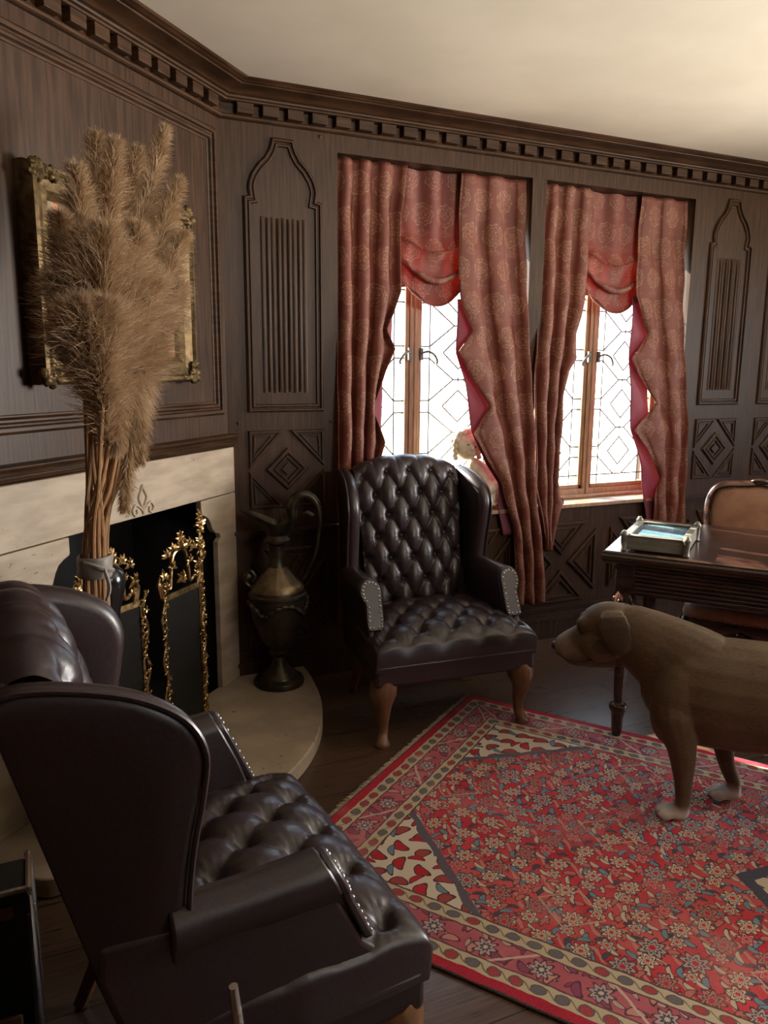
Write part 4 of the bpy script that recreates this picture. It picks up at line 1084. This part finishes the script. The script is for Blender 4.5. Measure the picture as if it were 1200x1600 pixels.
m.tube([(.31, 0, .510), (.38, 0, .486), (.44, 0, .474), (.475, 0, .478)], [.050, .038, .030, .018], 12)
# shoulders and legs
m.ell((.095, .085, .40), (.085, .062, .150), 16, 12, Matrix.Rotation(-.15, 3, 'Y')); m.ell((.07, -.085, .40), (.085, .062, .150), 16, 12)
def leg(pts, rs): 
    p = smoothpath(pts, 5); m.tube(p, [pl([(i/(len(rs)-1), r) for i, r in enumerate(rs)], k/(len(p)-1))[0] for k in range(len(p))], 14)
def paw(f, l, a=0):
    m.ell((f+.002, l, .026), (.042, .034, .026), 14, 8)
    for k in (-1.5, -.5, .5, 1.5): m.ell((f+.050-abs(k)*.010, l+k*.0200, .018), (.026, .0092, .020), 9, 6)
leg([(.11, .060, .42), (.10, .088, .35), (.072, .098, .25), (.058, .098, .135), (.055, .098, .06), (.060, .098, .03)], [.07, .075, .047, .030, .025, .030]); paw(.072, .098)
leg([(.05, -.060, .42), (.03, -.088, .35), (-.045, -.098, .26), (-.075, -.098, .14), (-.105, -.098, .065), (-.105, -.098, .03)], [.07, .072, .044, .028, .023, .027]); paw(-.095, -.098)
for l, dx_ in ((.105, 0), (-.105, -.10)):
    leg([(-.50+dx_*.3, l, .46), (-.44+dx_, l*1.05, .30), (-.55+dx_, l, .20), (-.60+dx_, l*.95, .15), (-.575+dx_, l*.95, .05), (-.57+dx_, l*.95, .03)], [.125, .085, .048, .032, .027, .028]); paw(-.555+dx_, l*.95)
leg([(-.60, 0, .53), (-.70, .01, .48), (-.78, .02, .38), (-.84, .03, .32)], [.035, .026, .018, .010])
# ears are folded flaps
for sg in (-1, 1):
    m.loft([ring(c, h, .010, t, 14, l) for c, h, t, l in (((.318, .676), .030, 1.45, sg*.050), ((.318, .662), .046, 1.4, sg*.074), ((.312, .632), .056, 1.35, sg*.089), ((.300, .594), .050, 1.3, sg*.094), ((.287, .562), .034, 1.3, sg*.092), ((.277, .540), .013, 1.3, sg*.088))])
o = m.build('body', FUR, dg); rem(o, .0052, 6)
m = MB(); m.ell((.512, 0, .512), (.017, .022, .016), 14, 9); m.ell((.500, 0, .520), (.014, .018, .010), 10, 7); n_ = m.build('nose', NOSE, dg); n_['label'] = 'black nose'
for sg in (-1, 1):
    m = MB(); m.ell((.418, sg*.043, .592), (.012, .009, .011), 12, 8); m.build('eye', NOSE, dg)

m = MB()
for sg in (-1, 1): m.tube(smoothpath([(.505, sg*.020, .490), (.475, sg*.041, .484), (.44, sg*.051, .478), (.40, sg*.055, .486), (.375, sg*.055, .498)], 4), [.002]*4+[.0035]*13, 6)
q_ = m.build('mouth', NOSE, dg)
# ================================================================== small things at the lower left
co = (-.905, -1.625, 0)
cs = thing('black_case', 'black case with steel rim and tan leather tabs, standing behind the near wing chair', 'case', co)
m = MB(); m.box((-1.045, -1.695, .004), (-.862, -1.565, .355)); m.build('case_body', BLACKC, cs, co, bevel=.010, seg=3)
m = MB(); m.tube([(-.856, -1.70, .01), (-.856, -1.70, .345), (-.862, -1.70, .362), (-1.04, -1.70, .362)], .007, 8); m.tube([(-.856, -1.56, .01), (-.856, -1.56, .345), (-.862, -1.56, .362)], .007, 8)
m.tube([(-.858, -1.70, .358), (-.858, -1.56, .358)], .007, 8); m.build('metal_rim', STEEL, cs, co)
for z in (.30, .03):
    m = MB(); m.box((-.965, -1.706, z), (-.890, -1.694, z+.028)); m.build('leather_tab', TANLEA, cs, co, bevel=.004)
ro = (-.515, -2.46, 0)
pk_ = thing('poker', 'slim bright metal poker standing upright against the near wing chair', 'poker', ro)
m = MB(); m.tube([(-.515, -2.46, .002), (-.545, -2.46, .30), (-.572, -2.46, .56)], [.005, .0055, .0055], 10); m.build('shaft', STEEL, pk_, ro)
m = MB(); m.tube([(-.566, -2.46, .50), (-.572, -2.46, .56), (-.580, -2.46, .645)], [.006, .008, .0065], 10); m.build('grip', STEEL, pk_, ro)
